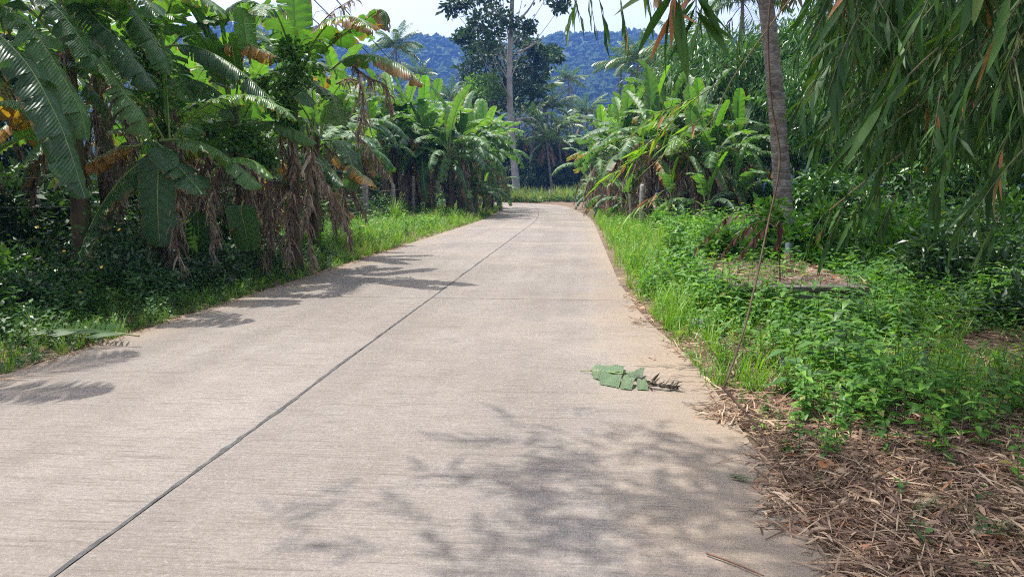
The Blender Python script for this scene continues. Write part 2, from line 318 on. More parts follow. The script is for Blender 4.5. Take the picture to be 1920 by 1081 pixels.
def road_mat():
    m, nt, b = nm('road_concrete')
    uv = nt.nodes.new('ShaderNodeUVMap'); sp = nt.nodes.new('ShaderNodeSeparateXYZ'); nt.links.new(uv.outputs[0], sp.inputs[0])
    along, across = sp.outputs[0], sp.outputs[1]
    n1 = noise(nt, .55, 4); n2 = noise(nt, 5, 5, rough=.65); n3 = noise(nt, 90, 3); n4 = noise(nt, 380, 2)
    c = ramp(nt, n1, [(.25, (.165, .143, .125)), (.5, (.212, .189, .172)), (.75, (.250, .228, .211))])
    c = mixc(nt, math_(nt, 'MULTIPLY', ramp(nt, n2, [(.35, (1, 1, 1)), (.6, (0, 0, 0))]), .35), c, (.135, .112, .095))
    st = nt.nodes.new('ShaderNodeCombineXYZ'); nt.links.new(math_(nt, 'MULTIPLY', along, .05), st.inputs[0]); nt.links.new(math_(nt, 'MULTIPLY', across, 1.25), st.inputs[1])
    trk = noise(nt, 1.0, 4, st.outputs[0], .6)                  # long tyre streaks
    c = mixc(nt, math_(nt, 'MULTIPLY', ramp(nt, trk, [(.42, (1, 1, 1)), (.56, (0, 0, 0))]), .42), c, (.135, .118, .106))
    c = mixc(nt, math_(nt, 'MULTIPLY', ramp(nt, noise(nt, .23, 5, rough=.65), [(.50, (0, 0, 0)), (.66, (1, 1, 1))]), .75), c, (.285, .245, .208))
    # brushed grooves run across the road
    cmb = nt.nodes.new('ShaderNodeCombineXYZ'); nt.links.new(math_(nt, 'MULTIPLY', along, 24.0), cmb.inputs[0]); nt.links.new(math_(nt, 'MULTIPLY', across, .9), cmb.inputs[1])
    g1 = noise(nt, 1.0, 3, cmb.outputs[0], .75)
    cmb2 = nt.nodes.new('ShaderNodeCombineXYZ'); nt.links.new(math_(nt, 'MULTIPLY', along, 62.0), cmb2.inputs[0]); nt.links.new(math_(nt, 'MULTIPLY', across, 4.0), cmb2.inputs[1])
    g2 = noise(nt, 1.0, 2, cmb2.outputs[0], .6)
    cmb3 = nt.nodes.new('ShaderNodeCombineXYZ'); nt.links.new(math_(nt, 'MULTIPLY', along, 3.0), cmb3.inputs[0]); nt.links.new(math_(nt, 'MULTIPLY', across, .8), cmb3.inputs[1])
    wob_ = noise(nt, 1.0, 3, cmb3.outputs[0], .6)
    tine = math_(nt, 'POWER', math_(nt, 'MULTIPLY_ADD', math_(nt, 'SINE', math_(nt, 'ADD', math_(nt, 'MULTIPLY', along, 176.0), math_(nt, 'MULTIPLY', wob_, 22.0))), .5, .5), 2.0)
    tine = math_(nt, 'MULTIPLY', tine, ramp(nt, noise(nt, 1.7, 5, rough=.7), [(.40, (0, 0, 0)), (.62, (1, 1, 1))]))
    n5 = noise(nt, 34, 4, rough=.7)
    c = mixc(nt, math_(nt, 'MULTIPLY', ramp(nt, n5, [(.34, (1, 1, 1)), (.50, (0, 0, 0))]), .36), c, (.11, .093, .08))
    c = mixc(nt, math_(nt, 'MULTIPLY', ramp(nt, n5, [(.52, (0, 0, 0)), (.68, (1, 1, 1))]), .3), c, (.35, .318, .29))
    gm = math_(nt, 'ADD', math_(nt, 'ADD', math_(nt, 'MULTIPLY', tine, .55), ramp(nt, g1, [(.28, (1, 1, 1)), (.44, (0, 0, 0))])), math_(nt, 'MULTIPLY', ramp(nt, g2, [(.30, (1, 1, 1)), (.5, (0, 0, 0))]), .6))
    c = mixc(nt, math_(nt, 'MULTIPLY', gm, .40), c, (.085, .07, .058))
    # wheel tracks slightly paler, earth washed over the outer edges
    ab = math_(nt, 'ABSOLUTE', across)
    de = math_(nt, 'ADD', ab, math_(nt, 'MULTIPLY_ADD', noise(nt, .9, 4), 1.5, -.75))
    c = mixc(nt, math_(nt, 'MULTIPLY', ramp(nt, math_(nt, 'MULTIPLY', de, .25), [(.52, (0, 0, 0)), (.76, (1, 1, 1))]), .8), c, (.26, .195, .132))
    # speckles and small oil marks
    vo = nt.nodes.new('ShaderNodeTexVoronoi'); vo.inputs['Scale'].default_value = 1.3; vo.inputs['Randomness'].default_value = 1
    tc = nt.nodes.new('ShaderNodeTexCoord'); nt.links.new(tc.outputs['Object'], vo.inputs['Vector'])
    dd = math_(nt, 'ADD', vo.outputs['Distance'], math_(nt, 'MULTIPLY', n2, .07))
    c = mixc(nt, math_(nt, 'MULTIPLY', ramp(nt, dd, [(.055, (1, 1, 1)), (.085, (0, 0, 0))]), .5), c, (.075, .064, .054))
    c = mixc(nt, math_(nt, 'MULTIPLY', ramp(nt, n3, [(.36, (1, 1, 1)), (.50, (0, 0, 0))]), .38), c, (.09, .075, .063))
    c = mixc(nt, math_(nt, 'MULTIPLY', ramp(nt, n4, [(.52, (0, 0, 0)), (.66, (1, 1, 1))]), .4), c, (.33, .30, .272))
    nt.links.new(c, b.inputs['Base Color']); b.inputs['Roughness'].default_value = .85; b.inputs['Specular IOR Level'].default_value = .25
    bp = nt.nodes.new('ShaderNodeBump'); bp.inputs['Strength'].default_value = .8; bp.inputs['Distance'].default_value = .006
    h = math_(nt, 'ADD', math_(nt, 'MULTIPLY', gm, -1.0), math_(nt, 'MULTIPLY', n3, .8)); nt.links.new(h, bp.inputs['Height']); nt.links.new(bp.outputs[0], b.inputs['Normal'])
    return m
M['road'] = road_mat()
M['seal'] = plain('bitumen_sealant', [(.3, (.035, .036, .038)), (.55, (.065, .065, .066)), (.8, (.12, .115, .11))], .7, 14, .6, bscale=50)
M['soil'] = plain('soil', [(.3, (.075, .050, .032)), (.5, (.13, .092, .060)), (.7, (.20, .150, .098))], .95, 2.2, .6, bscale=20, detail=7)
M['hill'] = plain('hill_ground', [(.3, (.018, .040, .015)), (.7, (.040, .075, .024))], .9, .03)
M['hill_leaf'] = leaf_mat('hill_canopy', [(0, (.012, .030, .014)), (.6, (.022, .050, .018)), (1, (.042, .075, .024))], rough=.8, trans=0, patch=.02, spec=.1)

# ------------------------------------------------------------------ road line and ground shape
ss = np.arange(-20, 130.01, .5)
th = np.interp(ss, [-20, 30, 44, 58, 65, 73, 79, 86, 130], [0, 0, .055, .08, .16, .42, .90, 1.3, 1.5])
RX = -2.03 + np.r_[0, np.cumsum(-np.sin(th[:-1]) * .5)]; RY = -20 + np.r_[0, np.cumsum(np.cos(th[:-1]) * .5)]
HWL = 2.62
def hwr(s_): return np.interp(s_, [-20, 6.4, 8.6, 12, 130], [3.08, 3.06, 2.80, 2.68, 2.68])      # the right lane narrows past the near bay
def road_pt(s, t, z=0):
    s = np.asarray(s, float); x = np.interp(s, ss, RX); y = np.interp(s, ss, RY); a = np.interp(s, ss, th)
    return np.stack(np.broadcast_arrays(x + np.cos(a) * t, y + np.sin(a) * t, z), -1)
def road_dist(x, y):
    """signed distance outside the slab edges and side (-1 left, +1 right)"""
    x = np.asarray(x, float); y = np.asarray(y, float); sh = x.shape; x = x.ravel(); y = y.ravel()
    d = np.empty(len(x)); sd = np.empty(len(x))
    for i in range(0, len(x), 20000):
        dx = x[i:i + 20000, None] - RX[None]; dy = y[i:i + 20000, None] - RY[None]; k = np.argmin(dx * dx + dy * dy, 1); r = np.arange(len(k))
        t = dx[r, k] * np.cos(th[k]) + dy[r, k] * np.sin(th[k]); dist = np.sqrt(dx[r, k] ** 2 + dy[r, k] ** 2)
        sd[i:i + 20000] = np.sign(t); d[i:i + 20000] = dist - np.where(t < 0, HWL, hwr(ss[k]))
    return d.reshape(sh), sd.reshape(sh)
def bumps(x, y):
    return (np.sin(x * 1.7 + 1.3 * np.sin(y * .9)) + np.sin(y * 2.1 + 1.1 * np.sin(x * 1.3 + 2)) + .6 * np.sin(x * 4.3 + y * 3.1) + .5 * np.sin(y * 5.7 - x * 2.3)) / 3
def gz(x, y):
    d, s = road_dist(x, y); e = np.clip(d / 1.2, 0, 1); e = e * e * (3 - 2 * e)
    up = np.where(s < 0, .10 + .10 * np.clip((d - 1) / 4, 0, 1), .07 + .16 * np.clip((d - 1.5) / 6, 0, 1))
    return -.035 + e * (up + .05 * bumps(np.asarray(x), np.asarray(y)))

def axis(lo, hi, fine_lo, fine_hi, step, grow=1.18):
    a = list(np.arange(fine_lo, fine_hi + 1e-6, step)); s = step
    while a[-1] < hi: s *= grow; a.append(min(a[-1] + s, hi))
    s = step
    while a[0] > lo: s *= grow; a.insert(0, max(a[0] - s, lo))
    return np.array(a)
gx = axis(-1400, 1400, -16, 14, .3); gy = axis(-150, 1400, -3, 40, .35)
X, Y = np.meshgrid(gx, gy); Z = gz(X, Y); Vg = np.stack([X, Y, Z], -1).reshape(-1, 3)
ny, nx = X.shape; i = (np.arange(ny - 1)[:, None] * nx + np.arange(nx - 1)[None]).ravel()
kind(obj('ground', mesh_np('ground', Vg, np.stack([i, i + 1, i + nx + 1, i + nx], 1), M['soil'])), 'structure', 'bare brown soil under the roadside weeds', 'ground')

# ---- concrete road: bays with joints
road = kind(obj('road', None), 'structure', 'pale brushed concrete road with a dark centre joint', 'road')
def slab(s0, s1, t0, t1):
    n = max(2, int((s1 - s0) / .8) + 1); m = 5; f0 = t0 if callable(t0) else (lambda q: t0 + 0 * q); f1 = t1 if callable(t1) else (lambda q: t1 + 0 * q)
    s = np.linspace(s0, s1, n); w = np.linspace(0, 1, m); b = MB()
    SS, WW = np.meshgrid(s, w, indexing='ij'); TT = f0(SS) * (1 - WW) + f1(SS) * WW; top = road_pt(SS.ravel(), TT.ravel(), 0.0).reshape(-1, 3)
    g = (np.arange(n - 1)[:, None] * m + np.arange(m - 1)[None]).ravel()
    b.add(top, np.stack([g, g + m, g + m + 1, g + 1], 1), np.stack([SS.ravel(), TT.ravel()], 1))
    ij = [(a, 0) for a in range(n)] + [(n - 1, a) for a in range(1, m)] + [(a, m - 1) for a in range(n - 2, -1, -1)] + [(0, a) for a in range(m - 2, 0, -1)]
    ring = np.array([(SS[a], TT[a]) for a in ij]); up = road_pt(ring[:, 0], ring[:, 1], 0.0); dn = road_pt(ring[:, 0], ring[:, 1], -.16); k = len(ring)
    j = np.arange(k); b.add(np.vstack([up, dn]), np.stack([j, j + k, (j + 1) % k + k, (j + 1) % k], 1), np.vstack([ring, ring]))
    return b.mesh('slab', M['road'], smooth=False)
for s0 in range(-20, 120, 10):
    for t0, t1 in ((-HWL, -.010), (.010, hwr)):
        obj('slab', slab(s0 + .008, s0 + 9.992, t0, t1), road)
s = np.arange(-8, 118, .07); k = len(s); wob = np.random.default_rng(3)
def sm(a, n): return np.convolve(a, np.ones(n) / n, 'same')
wl = .008 + .008 * np.abs(sm(wob.normal(size=k), 3)) + .012 * (sm(wob.random(k), 5) > .76) ; wr = .008 + .009 * np.abs(sm(wob.normal(size=k), 3)) + .012 * (sm(wob.random(k), 5) > .76); c0 = .02 * sm(wob.normal(size=k), 13)
Vs = np.vstack([road_pt(s, c0 - wl, .0035), road_pt(s, c0 + .2 * wr, .0055), road_pt(s, c0 + wr, .0035)]); j = np.arange(k - 1)
obj('joint_sealant', mesh_np('sealant', Vs, np.vstack([np.stack([j, j + k, j + k + 1, j + 1], 1), np.stack([j + k, j + 2 * k, j + 2 * k + 1, j + k + 1], 1)]), M['seal']), road)

# ------------------------------------------------------------------ hills
def hills():
    g = np.random.default_rng(11)
    az = np.radians(np.linspace(-62, 58, 260)); rr = np.concatenate([np.linspace(230, 960, 110), np.linspace(985, 1330, 12)])
    px = np.array([-900, 0, 200, 400, 480, 520, 600, 700, 740, 790, 850, 900, 1000, 1050, 1130, 1200, 1260, 1340, 1500, 1900, 2800])
    py = np.array([60, 60, 45, 38, 22, 32, 52, 86, 72, 62, 74, 86, 82, 66, 66, 70, 74, 80, 90, 110, 140])
    pa = np.arctan((px - 1087) / 1387.); el = (353 - py) / 1387. / np.sqrt(1 + ((px - 1087) / 1387.) ** 2)
    A, RR = np.meshgrid(az, rr, indexing='ij'); H = np.interp(A, pa, el) * 930 + 1.5 - 9
    t = np.clip((RR - 240) / (930 - 240), 0, 1)
    prof = .16 * t + .84 * t ** 1.9; prof = np.where(RR > 940, 1 - .5 * ((RR - 940) / 390) ** 1.3, prof)
    rav = sum(a * np.sin(A * f + RR * w + p) for a, f, w, p in ((.05, 23, .008, 1), (.04, 41, -.011, 2.2), (.025, 77, .02, .4)))
    Hh = np.maximum(H * (prof + rav * t * (1 - t) * 3.0), 0) - 1.0
    XX = RR * np.sin(A); YY = RR * np.cos(A); V = np.stack([XX, YY, Hh], -1).reshape(-1, 3)
    n, m = A.shape; i = (np.arange(n - 1)[:, None] * m + np.arange(m - 1)[None]).ravel()
    kind(obj('hills', mesh_np('hills', V, np.stack([i, i + 1, i + m + 1, i + m], 1), M['hill'])), 'structure', 'forested blue hills closing the valley', 'hills')
    # tree crowns over the slopes
    N = 11500; ia = g.uniform(.12, .80, N) * (n - 1); ir = g.uniform(0, 1, N) ** .75 * 112
    a0 = ia.astype(int); r0 = np.minimum(ir.astype(int), m - 2); fa = ia - a0; fr = ir - r0
    Pn = V.reshape(n, m, 3); pos = (Pn[a0, r0] * ((1 - fa) * (1 - fr))[:, None] + Pn[np.minimum(a0 + 1, n - 1), r0] * (fa * (1 - fr))[:, None] + Pn[a0, r0 + 1] * ((1 - fa) * fr)[:, None] + Pn[np.minimum(a0 + 1, n - 1), r0 + 1] * (fa * fr)[:, None])
    B = MB()
    for v in range(5):
        nu, nv = 7, 3; u = np.arange(nu) * 2 * np.pi / nu; w = np.array([-.35, .45, 1.35])
        V0 = np.array([(math.cos(a) * math.cos(b), math.sin(a) * math.cos(b), math.sin(b)) for b in w for a in u]) * g.uniform(.68, 1.25, (nu * nv, 1))
        Q0 = np.array([(j * nu + i, j * nu + (i + 1) % nu, (j + 1) * nu + (i + 1) % nu, (j + 1) * nu + i) for j in range(nv - 1) for i in range(nu)])
        sel = np.arange(v, N, 5); k = len(sel); rad = g.uniform(2.4, 5.2, k) * g.choice([1, 1, 1.25], k)
        Mx = rotz(g.uniform(0, 6.3, k)) * rad[:, None, None]; Mx[:, 2] *= g.uniform(.8, 1.5, k)[:, None]
        B.add(*merge(V0, Q0, Mx, pos[sel] + np.array([0, 0, 2.])))
    kind(obj('hill_forest', B.mesh('hill_forest', M['hill_leaf'], smooth=False)), 'stuff', 'dense forest canopy covering the blue hills', 'forest')
hills()

# ------------------------------------------------------------------ banana plants
def arc_pts(L, a0, a1, n=14, bend=1.3, side=0.0):
    s = np.linspace(0, 1, n); a = np.radians(a0 + (a1 - a0) * s ** bend); st = L / (n - 1)
    x = np.r_[0, np.cumsum(np.cos(a[:-1]) * st)]; z = np.r_[0, np.cumsum(np.sin(a[:-1]) * st)]
    return np.stack([x, side * L * s ** 2, z], 1)
def banana_leaf(g, pts, W, side=None, pet=.14, inner=-14, outer=38, tears=9, tatter=24, mats=('ban', 'rib'), n=38, cols=4, rib=.022, crumple=0.0, keep=1.0):
    mid = resample(pts, n); T = unit(np.gradient(mid, axis=0))
    if side is None:
        side = np.cross(mid[-1] - mid[0], [0, 0, 1.])
        if np.linalg.norm(side) < .15 * np.linalg.norm(mid[-1] - mid[0]): side = np.array([1., .3, 0])
    N = unit(np.cross(unit(side)[None], T)); 
    if N[n // 3, 2] < 0: N = -N
    S = np.cross(T, N)
    sv = np.linspace(0, 1, n); b = (sv - pet) / (1 - pet)
    w = W * np.where(b < .12, np.sin(np.clip(b, 0, .12) / .12 * np.pi / 2) ** .8, np.where(b < .72, 1 - .12 * (b - .12), .928 * np.sqrt(np.clip(1 - ((b - .72) / .285) ** 2, 0.0, 1))))
    B = MB(); k0 = int(np.searchsorted(sv, pet)); r = np.arange(cols + 1) / cols; st = np.linalg.norm(mid[1] - mid[0])
    for sg in (-1, 1):
        cuts = sorted(set([k0, n - 1] + list(g.choice(np.arange(k0 + 2, n - 1), min(tears, n - k0 - 4), replace=False)))) if tears else [k0, n - 1]
        for a, e in zip(cuts[:-1], cuts[1:]):
            if g.random() > keep: continue
            ph = outer + g.normal() * tatter + (tatter * .4 if e - a < 3 else 0); tw = g.normal() * .35 * tatter; wk = 1 - (min(abs(g.normal()), 1.5) * .06 if tears else 0)
            ks = np.arange(a, e + 1); rel = (ks - a) / max(e - a, 1)
            ang = np.radians(inner + (ph + tw * (rel - .5) - inner)[:, None] * r[None] ** .9)         # (ks, cols+1)
            ang += np.radians(6) * np.sin(ks * 1.9 + sg)[:, None] * r[None] + g.normal(size=ang.shape) * crumple
            seg = (w[ks] * wk / cols)[:, None]
            du = np.concatenate([np.zeros((len(ks), 1)), np.cumsum(np.cos(ang[:, 1:]) * seg, 1)], 1); dn = np.concatenate([np.zeros((len(ks), 1)), np.cumsum(-np.sin(ang[:, 1:]) * seg, 1)], 1)
            gap = (0.5 - rel)[:, None] * r[None] ** 2 * st * (.28 if tears else 0)
            V = mid[ks][:, None] + sg * S[ks][:, None] * du[..., None] + N[ks][:, None] * dn[..., None] + T[ks][:, None] * ((.22 * w[ks])[:, None] * r[None] + gap)[..., None]
            m_ = len(ks); q = (np.arange(m_ - 1)[:, None] * (cols + 1) + np.arange(cols)[None]).ravel()
            Q = np.stack([q, q + cols + 1, q + cols + 2, q + 1], 1)
            if sg > 0: Q = Q[:, ::-1]
            B.add(V.reshape(-1, 3), Q, np.stack([np.repeat(b[ks], cols + 1), sg * np.tile(r, m_)], 1))
    rr = rib * np.linspace(1, .18, n); V, Q, U = tube(mid - N * rr[:, None] * .5, rr, 5)
    B.add(V, Q, U, 1)
    return B.mesh('banana_leaf', [M[mats[0]], M[mats[1]]])
def dead_leaf(g, pts, W, n=58, dens=1.0):
    mid = resample(pts, n); T = unit(np.gradient(mid, axis=0)); st = np.linalg.norm(mid[1] - mid[0])
    side = np.cross(mid[-1] - mid[0], [0, 0, 1.]); side = unit(side) if np.linalg.norm(side) > .1 else unit(g.normal(size=3) * np.array([1, 1, 0]))
    B = MB(); V, Q, U = tube(mid, np.linspace(.016, .005, n), 5); B.add(V, Q, U, 1)
    for k in range(3, n):
        f = k / n; prof = min(1, f * 5) * (1 - .6 * max(0, f - .6) / .4)
        for sg in (-1, 1):
            if g.random() > .9 * dens: continue
            L = W * prof * g.uniform(.6, 2.0); R_ = 4; d = unit(side * sg * g.uniform(.1, .9) + T[k] * .4 + g.normal(size=3) * .3); c = [mid[k]]
            for q in range(R_): d = unit(d + np.array([0, 0, -.75]) + g.normal(size=3) * .22); c.append(c[-1] + d * L / R_)
            c = np.array(c); wv = unit(np.cross(np.gradient(c, axis=0), side * .3 + g.normal(size=3))) * st * g.uniform(.18, .62) * np.array([.8, 1, .9, .7, .15])[:, None]
            o = np.arange(R_) * 2; B.add(np.stack([c - wv, c + wv], 1).reshape(-1, 3), np.stack([o, o + 1, o + 3, o + 2], 1))
    return B.mesh('dead_banana_leaf', [M['shred'], M['rib_dead']])
LB = {k: [] for k in ('up', 'arch', 'droop', 'low', 'dead', 'yellow', 'tip', 'young')}
g = np.random.default_rng(21)
for i in range(3): LB['up'].append(banana_leaf(g, arc_pts(2.2, 84 - 3 * i, 58 - 9 * i, side=.05 * i), .27, inner=-45, outer=-18, tears=4 + i, tatter=9, mats=('ban_bright' if i == 0 else 'ban', 'rib')))
for i in range(5): LB['arch'].append(banana_leaf(g, arc_pts(2.5, 66 - 5 * i, -18 - 10 * i, side=.06 * (i - 2)), .31, inner=-22, outer=22 + 5 * i, tears=9 + 4 * i, tatter=20))
for i in range(4): LB['droop'].append(banana_leaf(g, arc_pts(2.5, 42 - 7 * i, -66 - 5 * i, side=.05 * (i - 1.5)), .32, inner=-12, outer=46 + 6 * i, tears=12 + 4 * i, tatter=24))
for i in range(3): LB['low'].append(banana_leaf(g, arc_pts(2.2, 10 - 20 * i, -84, bend=.7, side=.05 * i), .29, inner=-5, outer=50, tears=14, tatter=26, mats=('ban_tip', 'rib')))
for i in range(7): LB['dead'].append(dead_leaf(g, arc_pts(1.8 + .12 * i, 20 - 22 * (i % 3), -92 + 2 * i, bend=.28, side=.05 * (i - 3)), .19 + .02 * i))
for i in range(3): LB['yellow'].append(banana_leaf(g, arc_pts(2.1, 26 - 12 * i, -70, bend=.9), .29, inner=-4, outer=60, tears=13, tatter=26, mats=('ban_yellow', 'rib')))
for i in range(3): LB['tip'].append(banana_leaf(g, arc_pts(2.4, 52 - 8 * i, -50 - 6 * i), .30, inner=-12, outer=44, tears=12 + 3 * i, tatter=24, mats=('ban_tip', 'rib')))
for i in range(2): LB['young'].append(banana_leaf(g, arc_pts(1.3, 80, 50 - 10 * i), .20, inner=-40, outer=-5, tears=1, tatter=5, mats=('ban_bright', 'rib')))
LB['spear'] = [banana_leaf(g, arc_pts(1.7, 88, 80), .075, inner=-100, outer=-150, tears=0, tatter=0, mats=('ban_bright', 'rib'), cols=4)]
STEMS = []
for i in range(4):
    n = 16; t = np.linspace(0, 1, n); pts = np.stack([.10 * (i - 1.5) * t ** 2, .06 * np.sin(t * 3 + i), t], 1)
    V, Q, U = tube(pts * np.array([1, 1, 1]), .098 * (1.2 - .5 * t + .08 * np.sin(t * 23 + i)), 11)
    r_ = g.normal(size=len(V)) * .004; V[:, :2] += r_[:, None]; STEMS.append((mesh_np('pseudostem', V, Q, M['stem'], U), pts[-1]))

def banana(x, y, h, sc, seed, label, group=None, nl=9, ndead=5, weights=None, lean=(0, 0), hero=(), face=None, ndead_low=0):
    g = np.random.default_rng(seed); z = float(gz(x, y)) - .03
    root = thing('banana_plant', label, 'banana plant', (x, y, z), group=group)
    me, tip = STEMS[seed % 4]
    lx, ly = lean
    st = obj('pseudostem', me, root, mat=Matrix(((sc, 0, lx, 0), (0, sc, ly, 0), (0, 0, h, 0), (0, 0, 0, 1))))
    top = Vector((tip[0] * sc + lx, tip[1] * sc + ly, h))
    def put(kind_, name, a, zoff, s, tilt_=0.0):
        me = LB[kind_][g.integers(len(LB[kind_]))]
        f = (zoff / h) if h else 0
        base = top + Vector((-lx * -f * 0 + math.cos(a) * .05, math.sin(a) * .05, zoff))
        base.x += lx * f; base.y += ly * f
        m = Matrix.Translation(base) @ Matrix.Rotation(a, 4, 'Z') @ Matrix.Rotation(tilt_, 4, 'Y') @ Matrix.Scale(s, 4)
        return obj(name, me, root, mat=m)
    kinds = weights or ['up', 'up', 'arch', 'arch', 'arch', 'droop', 'droop', 'tip', 'low', 'yellow']
    a = g.uniform(0, 6.28)
    put('spear', 'rolled_leaf', a, -.05, sc * .9)
    for i in range(nl):
        a += 2.4 + g.normal() * .25
        k = kinds[min(int(i / nl * len(kinds)), len(kinds) - 1)]
        put(k, 'leaf', a, -.035 * i * sc, sc * g.uniform(.8, 1.08), g.normal() * .10)
    for i in range(ndead):
        put('dead', 'dead_leaf', g.uniform(0, 6.28), -.25 * sc - g.uniform(0, .22) * h, sc * g.uniform(.75, 1.1), g.normal() * .06)
    for i in range(ndead_low):
        put('dead', 'dead_leaf', g.uniform(0, 6.28), -h * g.uniform(.32, .55), sc * g.uniform(.55, .75), g.normal() * .08)
    for hp in hero:                                          # leaves read one by one from the photograph
        kd, w, pix = hp[0], hp[1], hp[2]; opt = dict(hp[3]) if len(hp) > 3 else {}
        pts = np.array([P(*p) for p in pix]) - np.array([x, y, z])
        if kd == 'dead':
            obj('dead_leaf', dead_leaf(g, pts, w * .8), root); continue
        pr = dict(green=dict(mats=('ban', 'rib'), tears=11, tatter=24, outer=60, inner=-28), bright=dict(mats=('ban_bright', 'rib'), tears=4, tatter=10, outer=10, inner=-20),
                  dead=dict(mats=('ban_dead', 'rib_dead'), tears=18, tatter=28, outer=82, inner=30, crumple=.28, keep=.9, rib=.014), yellow=dict(mats=('ban_yellow', 'rib'), tears=14, tatter=24, outer=68),
                  tip=dict(mats=('ban_tip', 'rib'), tears=14, tatter=20, outer=56))[kd]
        pr.update(opt); nmx = 'dead_leaf' if kd == 'dead' else 'leaf'
        obj(nmx, banana_leaf(g, pts, w, **pr), root)
    return root

# the clump along the left edge of the road
banana(-7.3, 8.3, 3.5, 1.25, 101, 'big banana plant with long dark leaves hanging over the flowering shrub', nl=9, ndead=1, weights=['up', 'up', 'arch', 'arch', 'arch'],
       hero=[('green', .36, [(-60, -40, 8.4), (0, 8, 8.38), (67, 63, 8.36), (145, 195, 8.33), (163, 262, 8.3)], dict(outer=74, inner=-34, tears=13, tatter=26)),
             ('green', .36, [(-60, 20, 7.9), (0, 67, 7.88), (55, 126, 7.86), (100, 207, 7.84), (125, 265, 7.82), (160, 372, 7.8)], dict(outer=74, inner=-34, tears=13, tatter=26)),
             ('green', .30, [(-30, 300, 8.2), (20, 268, 8.4), (82, 244, 8.6)], dict(outer=30, tears=5)),
             ('bright', .26, [(-20, 215, 9.4), (10, 190, 9.4), (60, 200, 9.3), (95, 235, 9.3)], dict(outer=40))])
banana(-7.1, 10.0, 3.75, 1.25, 102, 'banana plant with broad blue-green leaves arching down beside the vine', nl=10, ndead=2, weights=['up', 'up', 'arch', 'arch', 'arch', 'arch'],
       hero=[('green', .36, [(90, 40, 9.2), (125, 52, 9.2), (165, 76, 9.18), (207, 140, 9.15), (260, 211, 9.1), (277, 258, 9.1)], dict(outer=74, inner=-34, tears=13, tatter=26)),
             ('green', .36, [(120, -40, 9.7), (150, 2, 9.68), (192, 48, 9.65), (237, 92, 9.62), (291, 166, 9.6)], dict(outer=74, inner=-34, tears=13, tatter=26)),
             ('green', .34, [(20, -50, 9.0), (70, -15, 9.0), (120, 30, 8.98), (165, 95, 8.95), (185, 140, 8.95)], dict(outer=74, inner=-34, tears=13, tatter=26)),
             ('green', .33, [(190, -50, 10.4), (225, -10, 10.4), (262, 35, 10.38), (300, 95, 10.35), (318, 140, 10.35)], dict(outer=74, inner=-34, tears=13, tatter=26)),
             ('green', .30, [(60, 130, 9.5), (95, 150, 9.5), (130, 200, 9.48), (150, 260, 9.46)], dict(outer=70, tears=6)),
             ('bright', .24, [(236, -60, 10.2), (231, 0, 10.2), (222, 50, 10.1)], dict(inner=0, outer=15)),
             ('green', .30, [(105, 245, 9.2), (89, 259, 9.1), (22, 338, 8.8)], dict(outer=22, tears=3))])
banana(-6.25, 10.7, 2.15, 1.05, 103, 'low banana plant with one long leaf hanging straight down to the verge', nl=4, ndead=5, ndead_low=3, weights=['arch', 'droop', 'low'],
       hero=[('green', .31, [(286, 262, 10.6), (300, 272, 10.4), (322, 296, 10.2), (380, 364, 10.0)], dict(outer=38, tears=8)),
             ('green', .33, [(300, 262, 10.5), (345, 262, 10.48), (407, 281, 10.46), (490, 350, 10.44)], dict(outer=48, tears=7)),
             ('green', .30, [(292, 262, 10.5), (297, 300, 10.1), (295, 380, 9.9), (300, 462, 9.9)], dict(outer=12, inner=0, tears=2, tatter=8, side=np.array([1., .15, 0]))),
             ('yellow', .30, [(270, 268, 10.6), (250, 274, 10.5), (222, 276, 10.4), (152, 312, 10.0)], dict(outer=80)),
             ('green', .27, [(365, 380, 10.9), (372, 420, 10.9), (370, 482, 10.9)], dict(outer=10, tears=2, side=np.array([1., .1, 0]))),
             ('dead', .30, [(325, 330, 10.2), (335, 380, 10.0), (330, 450, 9.95), (350, 545, 9.9)]),
             ('dead', .26, [(300, 330, 10.5), (322, 400, 10.3), (316, 480, 10.2), (322, 520, 10.2)])])
banana(-7.1, 12.6, 3.9, 1.15, 104, 'tall banana plant with a pale-ribbed arching leaf behind the low one', nl=9, ndead=5, ndead_low=3, weights=['up', 'up', 'arch', 'arch', 'arch', 'droop'],
       hero=[('green', .33, [(285, 62, 12.5), (305, 92, 12.2), (333, 137, 12), (364, 192, 11.9)], dict(outer=40)),
             ('green', .33, [(292, 92, 12.0), (330, 84, 12.0), (380, 92, 11.98), (440, 125, 11.95), (500, 178, 11.9), (525, 205, 11.9)], dict(outer=80, inner=-15, tears=6)),
             ('yellow', .30, [(400, 92, 12.6), (440, 80, 12.4), (480, 86, 12.3), (522, 108, 12.2)], dict(outer=86, inner=10)),
             ('bright', .22, [(452, 160, 12.3), (440, 110, 12.2), (432, 62, 12.2)]),
             ('bright', .25, [(395, 330, 11.6), (420, 300, 11.5), (470, 300, 11.4), (512, 335, 11.4)], dict(outer=45)),
             ('green', .28, [(330, 160, 12.2), (365, 150, 12.1), (410, 175, 12), (440, 225, 12)], dict(outer=60)),
             ('bright', .26, [(300, 40, 12.8), (330, 5, 12.8), (380, -5, 12.7), (430, 25, 12.7)], dict(outer=40)),
             ('green', .28, [(520, 40, 12.6), (490, 10, 12.6), (450, 5, 12.6), (410, 35, 12.5)], dict(outer=62)),
             ('bright', .22, [(470, 120, 12.3), (462, 70, 12.3), (455, 15, 12.4)])])
